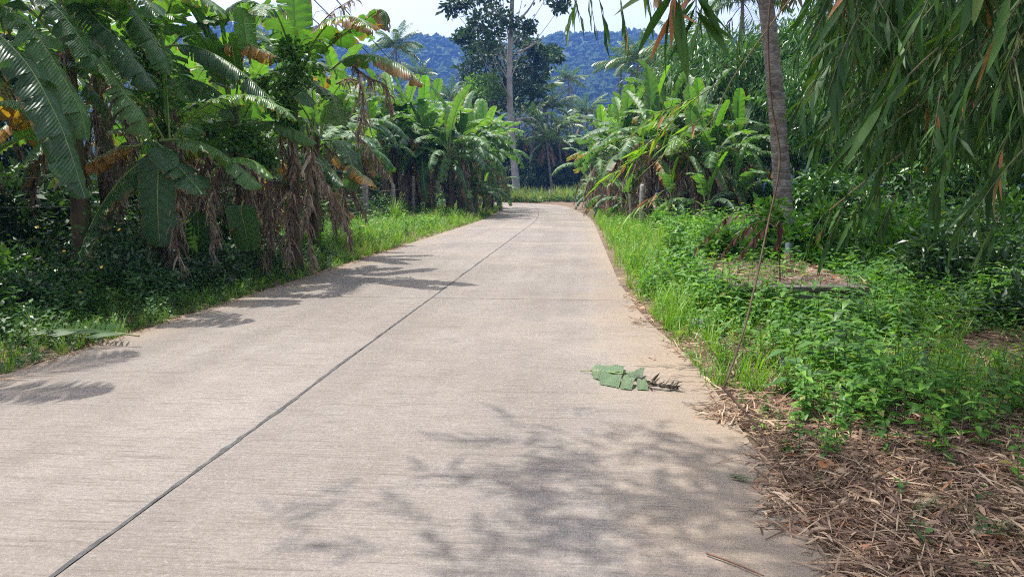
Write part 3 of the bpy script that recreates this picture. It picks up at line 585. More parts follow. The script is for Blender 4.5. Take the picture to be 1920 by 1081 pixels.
banana(-6.15, 13.1, 3.0, 1.05, 105, 'banana plant wrapped in brown dead leaves with a dark sideways leaf', nl=8, ndead=5, ndead_low=7, weights=['up', 'arch', 'arch', 'droop'],
       hero=[('green', .30, [(445, 200, 12.3), (420, 192, 12.3), (375, 194, 12.28), (318, 238, 12.25)], dict(outer=70, tears=5)),
             ('green', .27, [(440, 236, 12.6), (480, 228, 12.4), (530, 232, 12.2), (592, 268, 12.1)], dict(outer=70, tears=4)),
             ('green', .27, [(455, 375, 12.0), (452, 395, 11.8), (460, 430, 11.7), (468, 470, 11.7)], dict(outer=10, tears=1, side=np.array([1., .1, 0]))),
             ('green', .24, [(400, 225, 12.5), (408, 240, 12.4), (412, 258, 12.3)], dict(outer=10, tears=0, side=np.array([1., .1, 0]))),
             ('dead', .30, [(410, 300, 12.3), (400, 360, 12.0), (395, 440, 11.9), (410, 500, 11.9)]),
             ('dead', .30, [(500, 330, 12.3), (505, 400, 12.1), (495, 470, 12), (500, 530, 12)])])
banana(-5.15, 13.0, 3.55, 1.1, 106, 'banana plant leaning over the road with shredded brown and green leaves', nl=6, ndead=1, ndead_low=6, weights=['arch', 'arch', 'tip'], lean=(.15, 0),
       hero=[('bright', .34, [(560, 130, 12.8), (553, 70, 12.7), (550, 0, 12.7), (545, -50, 12.7)], dict(outer=5, side=np.array([1., .2, 0]))),
             ('dead', .30, [(570, 98, 12.9), (590, 60, 12.8), (622, 24, 12.7), (668, -6, 12.6)], dict(outer=84, keep=.95, tatter=18)),
             ('tip', .31, [(600, 100, 12.8), (633, 72, 12.6), (678, 41, 12.4), (718, 18, 12.3), (726, 58, 12.2)], dict(outer=50, tears=10)),
             ('tip', .30, [(620, 130, 12.8), (655, 106, 12.5), (707, 104, 12.2), (760, 128, 12.0), (795, 158, 11.9)], dict(outer=66, tears=10)),
             ('dead', .34, [(630, 158, 12.9), (655, 148, 12.8), (676, 160, 12.7), (680, 210, 12.7), (668, 268, 12.7)], dict(keep=.95)),
             ('dead', .28, [(650, 115, 12.7), (690, 145, 12.5), (725, 163, 12.4), (735, 212, 12.4)]),
             ('green', .26, [(610, 170, 12.7), (625, 185, 12.5), (640, 235, 12.4)], dict(outer=40)),
             ('dead', .26, [(545, 150, 12.6), (535, 200, 12.4), (550, 300, 12.3), (545, 400, 12.3)]),
             ('dead', .28, [(575, 230, 12.5), (585, 300, 12.3), (575, 400, 12.2), (590, 505, 12.2)]),
             ('dead', .28, [(545, 330, 12.6), (548, 400, 12.4), (540, 470, 12.2), (540, 535, 12.1)])])
banana(-6.0, 16.4, 2.7, 1.05, 107, 'banana plant with a drooping orange-edged leaf beside the leaning white post', nl=7, ndead=5, ndead_low=4, weights=['up', 'arch', 'arch', 'droop'],
       hero=[('green', .28, [(605, 262, 16), (640, 268, 15.8), (662, 318, 15.5), (655, 358, 15.4)], dict(outer=50)),
             ('yellow', .27, [(620, 275, 16), (650, 303, 15.6), (705, 350, 15.2)], dict(outer=70)),
             ('dead', .25, [(660, 245, 16), (690, 275, 15.8), (735, 338, 15.6)]),
             ('green', .28, [(585, 290, 15.8), (605, 305, 15.6), (650, 350, 15.4)], dict(outer=45))])
FILL = [(-9.3, 10.6, 3.6, 1.2), (-10.4, 8.9, 3.2, 1.15), (-8.9, 13.3, 3.6, 1.2), (-7.6, 15.6, 2.4, 1.0), (-10.8, 12.6, 3.9, 1.2), (-6.6, 18.2, 2.4, 1.0), (-9.4, 16.6, 2.9, 1.05), (-8.4, 19.0, 2.6, 1.0), (-12.5, 10.5, 3.5, 1.2), (-11.5, 17.5, 3.7, 1.25)]
for i, (x, y, h, sc) in enumerate(FILL):
    banana(x, y, h, sc, 120 + i, 'leafy banana plant crowded at the back of the dense near clump', 'banana plants in the near clump', nl=14, ndead=3, ndead_low=2, weights=['up', 'up', 'arch', 'arch', 'arch', 'arch', 'droop', 'droop', 'tip', 'low', 'yellow'])
# the row behind the wire fence and along the bend
ROW = [(-11.4, 28, 3.4, 1.25), (-11.2, 32.5, 3.8, 1.3), (-10.4, 36, 3.5, 1.3), (-9.0, 41, 3.9, 1.4), (-8.0, 39, 4.3, 1.45), (-6.6, 38, 3.5, 1.35), (-6.4, 40, 3.8, 1.4), (-7.4, 42, 4.6, 1.5), (-6.2, 44, 3.9, 1.4), (-6.2, 48.5, 4.0, 1.45), (-7.3, 52, 4.8, 1.55), (-7.0, 57, 4.3, 1.5), (-9.2, 40, 4.7, 1.45), (-9.3, 47, 5.0, 1.55), (-11, 34, 4.5, 1.45), (-11.5, 29.5, 4.4, 1.35), (-9.9, 39.5, 4.6, 1.45), (-12, 24.5, 3.6, 1.25), (-12.5, 38, 4.6, 1.5), (-13.5, 25, 4.2, 1.4), (-13, 31, 4.2, 1.4)]
for i, (x, y, h, sc) in enumerate(ROW):
    lb_, gr_ = {0: ('banana plant behind the wires beside the square concrete post', None), 1: ('banana plant standing behind the big grass tussock', None), 2: ('banana plant behind the round-topped concrete post', None), 3: ('banana plant behind the weathered wooden post', None), 11: ('last banana plant of the fence row, where the road bends away', None)}.get(i, ('tall banana plant at the back of the fence row', 'banana plants at the back of the fence row') if x < -8.5 else ('sunlit banana plant at the front of the fence row, past the wooden post', 'banana plants along the wire fence'))
    banana(x, y, h, sc, 160 + i, lb_, gr_, nl=15, ndead=3, ndead_low=2, weights=['up', 'arch', 'arch', 'arch', 'arch', 'droop', 'droop', 'droop', 'droop', 'low', 'yellow'])
for i, (x, y, h, sc) in enumerate([(-6.3, 38.5, 1.2, .85), (-5.9, 40.5, 1.3, .9), (-6.0, 42, 1.2, .9), (-5.9, 46, 1.2, .9), (-6.0, 51, 1.3, .95), (-6.6, 55, 1.3, .95)]):
    banana(x, y, h, sc, 230 + i, 'short young banana sucker at the foot of the fence row', 'banana suckers along the fence', nl=8, ndead=2, weights=['up', 'arch', 'arch', 'droop', 'droop', 'low'])
RROW = [(2.75, 30, 3.3, 1.25), (3.9, 28, 3.0, 1.15), (4.9, 27.5, 2.5, 1.1), (2.1, 35, 3.5, 1.3), (1.9, 41, 3.5, 1.3), (3.5, 33, 4.1, 1.4), (5.0, 31, 3.5, 1.3), (1.5, 47, 3.5, 1.35), (2.7, 43, 4.2, 1.4), (5.9, 30, 3.0, 1.2), (1.0, 54, 3.3, 1.3), (4.4, 36, 4.4, 1.45), (2.2, 52, 4.0, 1.4)]
for i, (x, y, h, sc) in enumerate(RROW):
    lb_, gr_ = {0: ('banana plant with drooping leaves right behind the round concrete post', None), 2: ('low banana plant at the orchard end of the roadside clump', None), 10: ('banana plant with ragged dry leaves nearest the small white marker post', None)}.get(i, ('banana plant in the roadside clump across the road from the fence', 'banana plants opposite the fence'))
    banana(x, y, h, sc, 190 + i, lb_, gr_, nl=14, ndead=6, ndead_low=6, weights=['up', 'up', 'arch', 'arch', 'arch', 'arch', 'droop', 'droop', 'tip', 'low', 'yellow'])
for i, (x, y, h, sc) in enumerate([(2.0, 32, 1.1, .85), (3.2, 27.2, 1.1, .8), (4.4, 25.8, 1.0, .8), (1.7, 37.5, 1.2, .85), (1.5, 43.5, 1.2, .9), (1.2, 49.5, 1.2, .9), (5.6, 27, 1.1, .85), (.9, 57, 1.2, .9)]):
    banana(x, y, h, sc, 250 + i, 'short young banana sucker at the edge of the roadside clump', 'banana suckers opposite the fence', nl=8, ndead=4, weights=['up', 'arch', 'arch', 'droop', 'droop', 'low'])

# ------------------------------------------------------------------ palms
def frond_geo(g, L, a0, a1, nlf=34, w=.05, ll=.95, hang=.75, rows=2, skip=0.0, bend=1.2):
    pts = arc_pts(L, a0, a1, 18, bend); B = MB()
    V, Q, U = tube(pts, np.linspace(.035, .006, 18) * L / 4, 5); B.add(V, Q, U, 1)
    f = resample(pts, 200); T = unit(np.gradient(f, axis=0))
    for i in range(nlf):
        t = .16 + .83 * i / (nlf - 1); k = int(t * 199); ln = ll * (math.sin(math.pi * min(1, .12 + .9 * t)) ** .6 * .85 + .15) * L / 4
        for sg in (-1, 1):
            if g.random() < skip: continue
            d0 = unit(T[k] * .75 + np.array([0, sg, 0]) * 1.0 + np.array([0, 0, .25]) + g.normal(size=3) * .08)
            q = np.linspace(0, 1, rows + 1)[:, None]
            c = f[k] + d0 * q * ln + np.array([0, 0, -1]) * q ** 2 * ln * hang * g.uniform(.8, 1.2)
            tt = unit(np.gradient(c, axis=0)); wv = unit(np.cross(tt, np.array([0, sg * .8, .6])) + 1e-6) * w * L / 4
            ww = np.array([.5] + [1.0] * (rows - 1) + [.12])[:, None]
            V = np.stack([c - wv * ww, c + wv * ww], 1).reshape(-1, 3); o = np.arange(rows) * 2
            B.add(V, np.stack([o, o + 1, o + 3, o + 2], 1))
    return B
g = np.random.default_rng(33)
FR = [frond_geo(g, 4.0, a, b, 30).mesh('frond', [M['palm'], M['rachis']]) for a, b in ((72, 15), (55, -15), (38, -40), (18, -62), (-5, -75), (45, -50))]
FRD = [frond_geo(g, 3.6, -30, -88, 24, hang=.9, skip=.3, bend=.5).mesh('dead_frond', [M['palm_dead'], M['palm_dead']])]
def coconut(name_label, base, crown, group=None, seed=0, sc=1.0, r=.16, nf=20, bulge=None):
    g = np.random.default_rng(seed); x, y = base; z = float(gz(x, y)) - .1
    root = thing('coconut_palm', name_label, 'palm tree', (x, y, z), group=group)
    c = np.array(crown) - np.array([x, y, z]); m_ = c * .5 + np.array([0.0, 0, 0]) if bulge is None else np.array(bulge) - np.array([x, y, z])
    pts = resample([np.zeros(3), m_, c], 26); t = np.linspace(0, 1, 26)
    V, Q, U = tube(pts, r * (1.0 - .35 * t + .55 * np.exp(-t * 26)), 12); obj('trunk', mesh_np('palm_trunk', V, Q, M['coco_trunk'], U), root)
    a = g.uniform(0, 6.28)
    for i in range(nf):
        a += 2.4; k = min(5, int(i / nf * 5.6)); k = [0, 1, 2, 5, 3, 4][k]
        obj('frond', FR[k], root, mat=Matrix.Translation(Vector(c)) @ Matrix.Rotation(a, 4, 'Z') @ Matrix.Rotation(g.normal() * .12, 4, 'Y') @ Matrix.Scale(sc * g.uniform(.85, 1.1), 4))
    for i in range(2): obj('dead_frond', FRD[0], root, mat=Matrix.Translation(Vector(c) - Vector((0, 0, .2))) @ Matrix.Rotation(g.uniform(0, 6.28), 4, 'Z') @ Matrix.Scale(sc, 4))
    return root
# the trunk standing between the road verge and the orchard, crown above the picture
b = G(1484, 520); b = P(1482, 400, 14.2)[:2]; cr = P(1385, -380, 14.6)
coconut('ringed grey coconut trunk leaning beside the concrete box', b, cr, seed=1, r=.175, bulge=P(1448, 110, 14.3), nf=18)
coconut('young coconut palm at the verge throwing feathery shadows on the near road', (-6.7, 5.9), np.array([-6.35, 5.8, 4.6]), seed=3, sc=.5, r=.09, nf=9)
# far palms in front of the hills
FP = [(742, 92, 92, 'feathery coconut palm rising alone above the banana row', 1.0), (1066, 152, 150, 'small far coconut palm silhouetted in front of the hillside', 1.0)]
for i, (px, py, Y_, lb, s_) in enumerate(FP):
    c = P(px, py, Y_); coconut(lb, (c[0] + .8, Y_), c, seed=40 + i, sc=s_)
GP = [(1008, 178, 105, 1.05), (1036, 205, 98, 1.05), (1000, 235, 92, .9), (1047, 245, 92, .9), (975, 215, 110, 1), (1075, 235, 115, 1), (785, 145, 112, .9), (845, 190, 100, 1), (905, 205, 98, 1), (935, 175, 120, 1), (1165, 128, 92, 1), (1197, 118, 84, 1), (1240, 132, 90, 1), (690, 200, 100, 1), (1025, 265, 88, .8), (1100, 215, 110, 1)]
for i, (px, py, Y_, s_) in enumerate(GP):
    c = P(px, py, Y_); coconut('coconut palm in the dark grove behind the bend', (c[0] + g.normal() * .8, Y_), c, group='palms in the grove', seed=60 + i, sc=s_, nf=17)
for i, (px, py, Y_, s_) in enumerate([(1285, 105, 62, 1.0), (1392, 5, 48, .95), (1330, 118, 70, 1.0)]):
    c = P(px, py, Y_); coconut('coconut palm rising behind the orchard trees', (c[0] + .6, Y_), c, group='palms behind the orchard', seed=90 + i, sc=s_, nf=18)

# ------------------------------------------------------------------ broadleaf trees and bushes
def leaf_cloud(g, cen, rad, per, L, asp, out=.6, droop=.5, flat=.75, shell=.55, jit=.5):
    cen = np.asarray(cen, float); k = len(cen); per = np.broadcast_to(np.asarray(per), (k,)); rad = np.broadcast_to(np.asarray(rad, float), (k,))
    idx = np.repeat(np.arange(k), per); N = len(idx)
    d = unit(g.normal(size=(N, 3))); r = (shell + (1 - shell) * g.random(N)) * (1 + .22 * g.normal(size=N)); 
    off = d * (r * rad[idx])[:, None]; off[:, 2] *= flat
    a = d * out + np.array([0, 0, -droop]) + g.normal(size=(N, 3)) * jit
    s = L * g.uniform(.6, 1.25, N)
    Mx = frames(a, g) * (np.stack([s, s * asp, s], -1))[:, None, :]
    return merge(*DIAMOND, Mx, cen[idx] + off)
def limb_tree(name, label, cat, base, trunk_top, r, clumps, rads, g, leafmat, barkmat, per, L, asp, group=None, nlimb=9, limbf=.38, taper=.72, **kw):
    x, y = base; z = float(gz(x, y)) - .1; o = np.array([x, y, z])
    root = thing(name, label, cat, (x, y, z), group=group)
    tt = np.array(trunk_top) - o
    pts = resample([np.zeros(3), tt * .5 + np.array([.02 * tt[2], 0, 0]) * g.normal(), tt], 14); t = np.linspace(0, 1, 14)
    V, Q, U = tube(pts, r * (1 - taper * t + .35 * np.exp(-t * 18)), 10); obj('trunk', mesh_np('trunk', V, Q, barkmat, U), root)
    cl = np.asarray(clumps, float) - o
    for j in range(min(nlimb, len(cl))):
        c = cl[j]; f = np.clip((c[2] / tt[2]) - .22, .25, .95); b0 = pts[int(f * 13)]
        p2 = resample([b0, (b0 * .45 + c * .55) + np.array([0, 0, -.06 * np.linalg.norm(c - b0)]), c], 8)
        V, Q, U = tube(p2, r * limbf * np.linspace(1, .25, 8), 6); obj('branch', mesh_np('branch', V, Q, barkmat, U), root)
    V, Q = leaf_cloud(g, cl, rads, per, L, asp, **kw)
    obj('crown', mesh_np('crown', V, Q, leafmat, smooth=False), root)
    return root
g = np.random.default_rng(55)
# tall pale-trunked tree
TY = 88.0
def cl(lst, Y0, dz): return np.array([P(px, py, Y0 + g.uniform(-dz, dz)) for px, py, _ in lst]), np.array([r for *_, r in lst]) * Y0 / F
tl = [(845, 12, 22), (870, 5, 20), (905, -8, 28), (940, -20, 30), (985, -30, 32), (1030, -15, 26), (1052, 12, 18), (925, 22, 26), (895, 40, 24), (925, 58, 26), (955, 40, 22), (990, 50, 18), (915, 80, 24), (880, 62, 14), (1000, -60, 34), (945, -65, 34), (1060, -40, 28), (890, -40, 30)]
c_, r_ = cl(tl, TY, 3.0)
b = P(970, 300, TY); tp = P(962, -45, TY)
tt_ = limb_tree('tall_tree', 'very tall tree with a bare pale grey trunk above the bend', 'tree', (b[0], TY), tp, .46, c_, r_, g, M['tree_dark'], M['bark_grey'], 210, .62, .5, nlimb=14, limbf=.17, taper=.5, droop=.2, shell=.25)
o_ = np.array(tt_.location)
for j, pix in enumerate([[(966, 100), (990, 90), (1020, 70)], [(967, 48), (940, 30), (905, 5)], [(966, 42), (990, 20), (1010, -15)], [(968, 225), (1000, 222), (1022, 250)], [(968, 225), (985, 232), (992, 240)], [(968, 232), (945, 228), (925, 226)]]):
    V, Q, U = tube(resample([P(a, b2, TY - .3 * k) for k, (a, b2) in enumerate(pix)], 8) - o_, np.linspace(.16, .04, 8), 6); obj('bare_branch', mesh_np('bare_branch', V, Q, M['bark_grey'], U), tt_)
# the broad dark tree standing behind it
tl = [(880, 130, 30), (905, 105, 32), (935, 95, 34), (960, 120, 34), (990, 115, 32), (1020, 110, 22), (1035, 98, 15), (900, 155, 32), (940, 150, 36), (985, 150, 30), (1010, 140, 24), (925, 180, 34), (965, 180, 34), (865, 70, 14), (890, 85, 20), (975, 75, 24), (1000, 88, 18), (1045, 108, 11), (1000, 170, 26)]
c_, r_ = cl(tl, 97, 3.5); b = P(922, 300, 97); tp = P(925, 110, 97)
limb_tree('broad_tree', 'wide dark-crowned tree behind the pale tall trunk', 'tree', (b[0], 97), tp, .5, c_, r_, g, M['tree_dark'], M['bark'], 300, .62, .5, nlimb=12, droop=.2, shell=.3)
# light green tree among the palms
tl = [(890, 160, 20), (915, 150, 20), (905, 178, 22), (880, 185, 18), (930, 172, 16)]
c_, r_ = cl(tl, 86, 2); b = P(905, 300, 86); tp = P(905, 180, 86)
limb_tree('light_green_tree', 'pale green round-headed tree poking above the banana row', 'tree', (b[0], 86), tp, .25, c_, r_, g, M['tree_light'], M['bark'], 420, .45, .5, nlimb=5, droop=.2, shell=.4)

def make_tree_proto(label, cat, group, h, cr, nclump, per, L, asp, leafmat, barkmat, seed, name='orchard_tree', low=.25, droop=.9, r=.16, cs=.34, loc=(0, 0)):
    g = np.random.default_rng(seed)
    d = unit(g.normal(size=(nclump, 3))); rr = g.uniform(.45, 1, nclump) ** .6
    c = d * rr[:, None] * np.array([cr, cr, (h * (1 - low)) / 2]); c[:, 2] += h * (low + (1 - low) / 2); c[:, 2] = np.maximum(c[:, 2], h * low * .8)
    z0 = float(gz(*loc)) - .1
    return limb_tree(name, label, cat, loc, (loc[0], loc[1], z0 + h * .8), r, c + np.array([loc[0], loc[1], z0]), g.uniform(.75, 1.2, nclump) * cr * cs, g, leafmat, barkmat, per, L, asp, group=group, nlimb=9, droop=droop, out=.5, jit=.35, shell=.35)
t1 = make_tree_proto('dense fruit tree with drooping glossy leaves behind the coconut trunk', 'tree', 'orchard trees on the right of the road', 7.2, 2.9, 46, 230, .26, .30, M['tree_leaf'], M['bark'], 71, loc=(9.6, 27))
t2 = make_tree_proto('dense fruit tree with drooping glossy leaves behind the coconut trunk', 'tree', 'orchard trees on the right of the road', 6.6, 2.6, 40, 240, .26, .30, M['tree_leaf'], M['bark'], 72, loc=(8.9, 20.5))
for i, (x, y, s_) in enumerate([(7.4, 35, 1.3), (10.6, 34, 1.4), (12.0, 22, 1.1), (5.6, 40, 1.3), (12.5, 29, 1.3), (10.5, 15.5, 1.0), (14.5, 17.5, 1.15), (8.2, 41, 1.45), (16.5, 24, 1.3), (12, 42, 1.5), (16, 36, 1.5), (13.2, 11.5, 1.05), (17.5, 13, 1.2)]):
    copy_thing((t1, t2)[i % 2], None, (x, y, float(gz(x, y)) - .1), (0, 0, 1.3 * i + .7), s_)
# trees closing the grove beyond the bend and behind the bananas
f1 = make_tree_proto('dark forest tree filling the grove beyond the bend', 'tree', 'forest trees beyond the bend', 9, 3.8, 34, 170, .5, .5, M['tree_dark'], M['bark'], 81, name='forest_tree', loc=(-10.5, 104), droop=.4)
for i, (x, y, s_) in enumerate([(-5.5, 108, 1.05), (-1, 106, .95), (3.5, 100, 1.0), (8, 95, 1.05), (13, 90, 1.1), (-16, 100, 1.1), (-22, 96, 1.2), (-28, 88, 1.2), (-34, 80, 1.25), (18, 80, 1.2), (24, 70, 1.2), (-3.3, 98, .6), (.8, 99, .55), (-7.5, 97, .6), (-24, 70, 1.0), (-28, 58, 1.0), (-22, 46, .9), (-18, 34, .85), (-20, 24, .85), (-17.5, 15, .8), (-17, 7, .8), (20, 50, 1.2), (4.5, 92, .6), (-12, 92, .7), (-9, 90, .45), (-5.6, 91, .48), (-2.2, 91.5, .5), (1.2, 91, .48), (-4, 94, .75), (0, 95, .75), (-8.5, 95, .8), (4, 96, .85), (30, 45, 1.1)]):
    copy_thing(f1, None, (x, y, float(gz(x, y)) - .1), (0, 0, 1.1 * i), s_)

def bush(name, label, cat, base, size, n, L, asp, mat, seed, group=None, droop=.0, shell=.2, stems=7, flowers=(), jit=.6):
    g = np.random.default_rng(seed); x, y = base; z = float(gz(x, y)) - .04; root = thing(name, label, cat, (x, y, z), group=group)
    k = max(6, n // 220); d = unit(g.normal(size=(k, 3))); d[:, 2] = np.abs(d[:, 2])
    sx, sy, sz = size; c = d * g.uniform(.35, .85, (k, 1)) * np.array([sx, sy, sz]); c[:, 2] = np.clip(c[:, 2], .12 * sz, None)
    for j in range(min(stems, k)):
        V, Q, U = tube(resample([np.array([c[j, 0] * .15, c[j, 1] * .15, 0]), c[j] * np.array([.6, .6, .6]), c[j]], 7), np.linspace(.016, .005, 7), 5); obj('stem', mesh_np('stem', V, Q, M['twig'], U), root)
    V, Q = leaf_cloud(g, c, g.uniform(.25, .42, k) * min(sx, sz) * 1.1, n // k, L, asp, out=.6, droop=droop, shell=shell, jit=jit)
    V[:, 2] = np.abs(V[:, 2]); obj('foliage', mesh_np('foliage', V, Q, mat, smooth=False), root)
    for fx, fy, fz in flowers:
        B = MB()
        for q in range(6):
            a = q * math.pi / 3; Vl, Ql, _ = small_leaf(.028, .024, 2, .1, .2); B.add(Vl @ rotz(np.array(a)).T, Ql)
        f_ = obj('flower', B.mesh('flower', M['flower']), root, loc=(fx - x, fy - y, fz - z), rot=(g.uniform(.3, 1.2), g.uniform(-.5, .5), 0), scale=.8)
    return root
fl = [P(px, py, 8.35) for px, py in ((104, 590), (38, 602), (150, 548), (70, 425), (223, 430), (190, 500), (120, 470))]
bush('flowering_shrub', 'dark rounded shrub dotted with small yellow flowers on the left verge', 'shrub', (-6.6, 9.6), (1.5, 1.1, 1.25), 5200, .085, .5, M['shrub'], 1, flowers=fl)
bush('leafy_shrub', 'shaded leafy shrub under the long hanging banana leaf', 'shrub', (-5.6, 10.7), (.8, .7, .75), 2600, .08, .5, M['shrub'], 2)
bush('creeper_tangle', 'tangle of heart-leaved creeper climbing beside the dead wood', 'creeper', (-8.6, 9.0), (1.2, .9, 1.7), 2600, .13, .75, M['vine'], 3, jit=.5)
bush('low_shrub', 'low dark shrub spreading to the left road edge', 'shrub', (-6.3, 7.6), (1.3, .8, .5), 2600, .08, .5, M['shrub'], 4)
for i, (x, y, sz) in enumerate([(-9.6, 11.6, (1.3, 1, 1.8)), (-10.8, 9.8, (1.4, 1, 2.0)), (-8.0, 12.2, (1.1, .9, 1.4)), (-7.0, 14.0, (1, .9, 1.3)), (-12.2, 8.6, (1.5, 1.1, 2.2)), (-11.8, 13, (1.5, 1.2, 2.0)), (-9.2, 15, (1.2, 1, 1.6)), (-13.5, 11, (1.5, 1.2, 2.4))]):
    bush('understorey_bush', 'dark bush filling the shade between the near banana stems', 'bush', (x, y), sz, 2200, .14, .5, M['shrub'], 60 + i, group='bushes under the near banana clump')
for i, (x, y, s_) in enumerate([(-13.4, 17.2, .6), (-14.4, 20.2, .7), (-12.8, 14.8, .55), (-11.6, 20.5, .6), (-15.5, 13.5, .8), (-16.5, 18, .9), (-15.2, 22.5, .9), (-16.5, 27, 1), (-15.5, 32, 1), (-16.5, 37, 1.1), (-15, 42, 1.1), (-16, 48, 1.1), (-14, 54, 1.1), (-15, 61, 1.2), (-15, 9, .8), (-12.8, 45, .9), (-12.5, 51, 1), (-13.5, 67, 1.2)]):
    bush('boundary_bush', 'thick dark bush closing the view behind the banana plantation', 'bush', (x, y), (3.0 * s_, 2.0 * s_, 3.2 * s_), 2400, .34, .5, M['tree_dark'], 300 + i, group='bushes behind the plantation', stems=5)
# climbers draped over the banana stems
def climber(label, pix, seed, n=900, L=.10):
    g = np.random.default_rng(seed); c = np.array([P(a, b_, y_) for a, b_, y_, _ in pix]); r = np.array([r_ for *_, r_ in pix])
    x, y = c[-1, 0], c[-1, 1]; z = float(gz(x, y)); root = thing('climbing_vine', label, 'vine', (x, y, z)); o = np.array([x, y, z])
    V, Q, U = tube(resample(np.vstack([[0, 0, 0], (c - o)[::-1]]), 24), .012, 5); obj('stem', mesh_np('stem', V, Q, M['twig'], U), root)
    V, Q = leaf_cloud(g, c - o, r, n // len(c), L, .7, out=.5, droop=.4, shell=.15, jit=.5); obj('foliage', mesh_np('foliage', V, Q, M['vine'], smooth=False), root)
climber('small-leaved vine smothering the top of the leaning banana plant', [(545, 95, 12.3, .30), (560, 130, 12.2, .38), (535, 160, 12.2, .34), (530, 200, 12.2, .26), (545, 240, 12.3, .2)], 5, 1500)
climber('vine hanging among the shaded banana leaves beside the creeper tangle', [(275, 45, 10.9, .28), (262, 95, 10.8, .30), (285, 120, 10.8, .26), (300, 180, 10.9, .25), (310, 240, 10.9, .22)], 6, 1000)
climber('vine spreading over the brown dead banana leaves', [(470, 250, 12.0, .28), (480, 280, 11.9, .32), (440, 265, 12.0, .26), (500, 300, 12.0, .2)], 7, 900)
# right-hand bushes under the bamboo
RB = [(3.2, 12.3, (.8, .55, 1.55)), (4.0, 12.4, (.9, .6, 1.7)), (2.5, 12.8, (.6, .5, 1.0)), (3.6, 11.9, (.6, .4, 1.25)), (3.0, 11.75, (.5, .3, .9)), (3.7, 12.1, (.6, .4, 1.75)), (4.9, 12.8, (1.2, 1.0, 1.25)), (5.9, 11.2, (1.3, 1.1, 1.2)), (7.2, 12.6, (1.4, 1.1, 1.6)), (3.1, 14.2, (1.0, .8, .9)), (6.6, 15.0, (1.5, 1.2, 1.7)), (8.8, 10.4, (1.4, 1.2, 1.6)), (4.9, 16.6, (1.3, 1, 1.1)), (8.6, 14.4, (1.5, 1.3, 2.0)), (10.6, 12.2, (1.6, 1.3, 2.2))]
for i, (x, y, sz) in enumerate(RB):
    bush('leafy_bush', 'sunlit broad-leaved bush growing behind the concrete box', 'bush', (x, y), sz, 2200, .15, .5, M['vine'] if i % 3 else M['weed'], 20 + i, group='bushes behind the concrete box', jit=.45)
for i, (x, y, sz) in enumerate([(6.2, 18.5, (1.6, 1.2, 2.2)), (8.2, 17.6, (1.7, 1.2, 2.6)), (10.8, 18, (1.8, 1.3, 2.8)), (7.4, 23, (1.8, 1.3, 2.4)), (10.2, 23, (2, 1.4, 3)), (13.5, 20.5, (2, 1.5, 3)), (12.6, 14.6, (1.8, 1.4, 2.8)), (15, 14, (2, 1.5, 3)), (6.6, 29.5, (1.8, 1.3, 2.2)), (9, 30, (2, 1.5, 2.6)), (11.5, 9.4, (1.6, 1.3, 2.6)), (13.5, 30, (2.2, 1.6, 3))]):
    bush('hedge_bush', 'tall dense bush filling the shade under the orchard trees', 'bush', (x, y), sz, 2600, .22, .45, M['tree_leaf'], 80 + i, group='bushes under the orchard trees', droop=.4)
for i, (x, y, sz) in enumerate([(2.3, 15.6, (.7, .6, .8)), (3.2, 17.8, (.9, .7, 1.0)), (2.5, 20.5, (.8, .7, .8)), (3.8, 21.5, (1, .8, 1.1)), (2.9, 24.5, (.9, .7, 1.0)), (1.75, 12.6, (.45, .4, .5))]):
    bush('verge_shrub', 'small bright shrub in the sunlit weeds beyond the concrete box', 'shrub', (x, y), sz, 1100, .13, .5, (M['vine'], M['weed'], M['tree_leaf'])[i % 3], 340 + i, group='shrubs on the right verge')
DB = [(5.0, 8.0, (1.0, .8, 1.3)), (6.0, 7.0, (1.1, .9, 1.5)), (6.4, 8.8, (1.3, 1.0, 1.9)), (4.6, 9.8, (1.0, .8, 1.3)), (7.6, 7.4, (1.3, 1, 2.0)), (5.6, 10.2, (1.2, .9, 1.8))]
for i, (x, y, sz) in enumerate(DB):
    bush('shaded_thicket', 'dark twiggy thicket at the foot of the bamboo clump', 'thicket', (x, y), sz, 2000, .12, .45, M['shrub'], 40 + i, group='thickets under the bamboo', stems=14)

# ------------------------------------------------------------------ ground cover
def herb(g, h, nn, L, W, simple=False):
    B = MB(); V, Q, U = tube(np.array([[0, 0, 0], [.02, .01, h * .5], [g.normal() * .04, g.normal() * .04, h]]), [.0035, .003, .002], 3, cap=False); B.add(V, Q, U)
    for i in range(nn):
        t = .25 + .75 * i / max(nn - 1, 1); a = i * 1.57 + g.normal() * .3; s = L * (1.1 - .45 * t) * g.uniform(.8, 1.15)
        for q in (0, math.pi):
            Vl, Ql, Ul = small_leaf(s, s * W, 2, .25, .5 + .3 * g.random(), .42)
            if simple: Vl, Ql, Ul = DIAMOND[0] * np.array([s, s * W, s]), DIAMOND[1], None
            e = g.uniform(.05, .6); Rm = rotz(np.array(a + q)) @ np.array([[math.cos(e), 0, -math.sin(e)], [0, 1, 0], [math.sin(e), 0, math.cos(e)]])
            B.add(Vl @ Rm.T + np.array([.01, .01, h * t]), Ql, Ul)
    return B.arr()[:2]
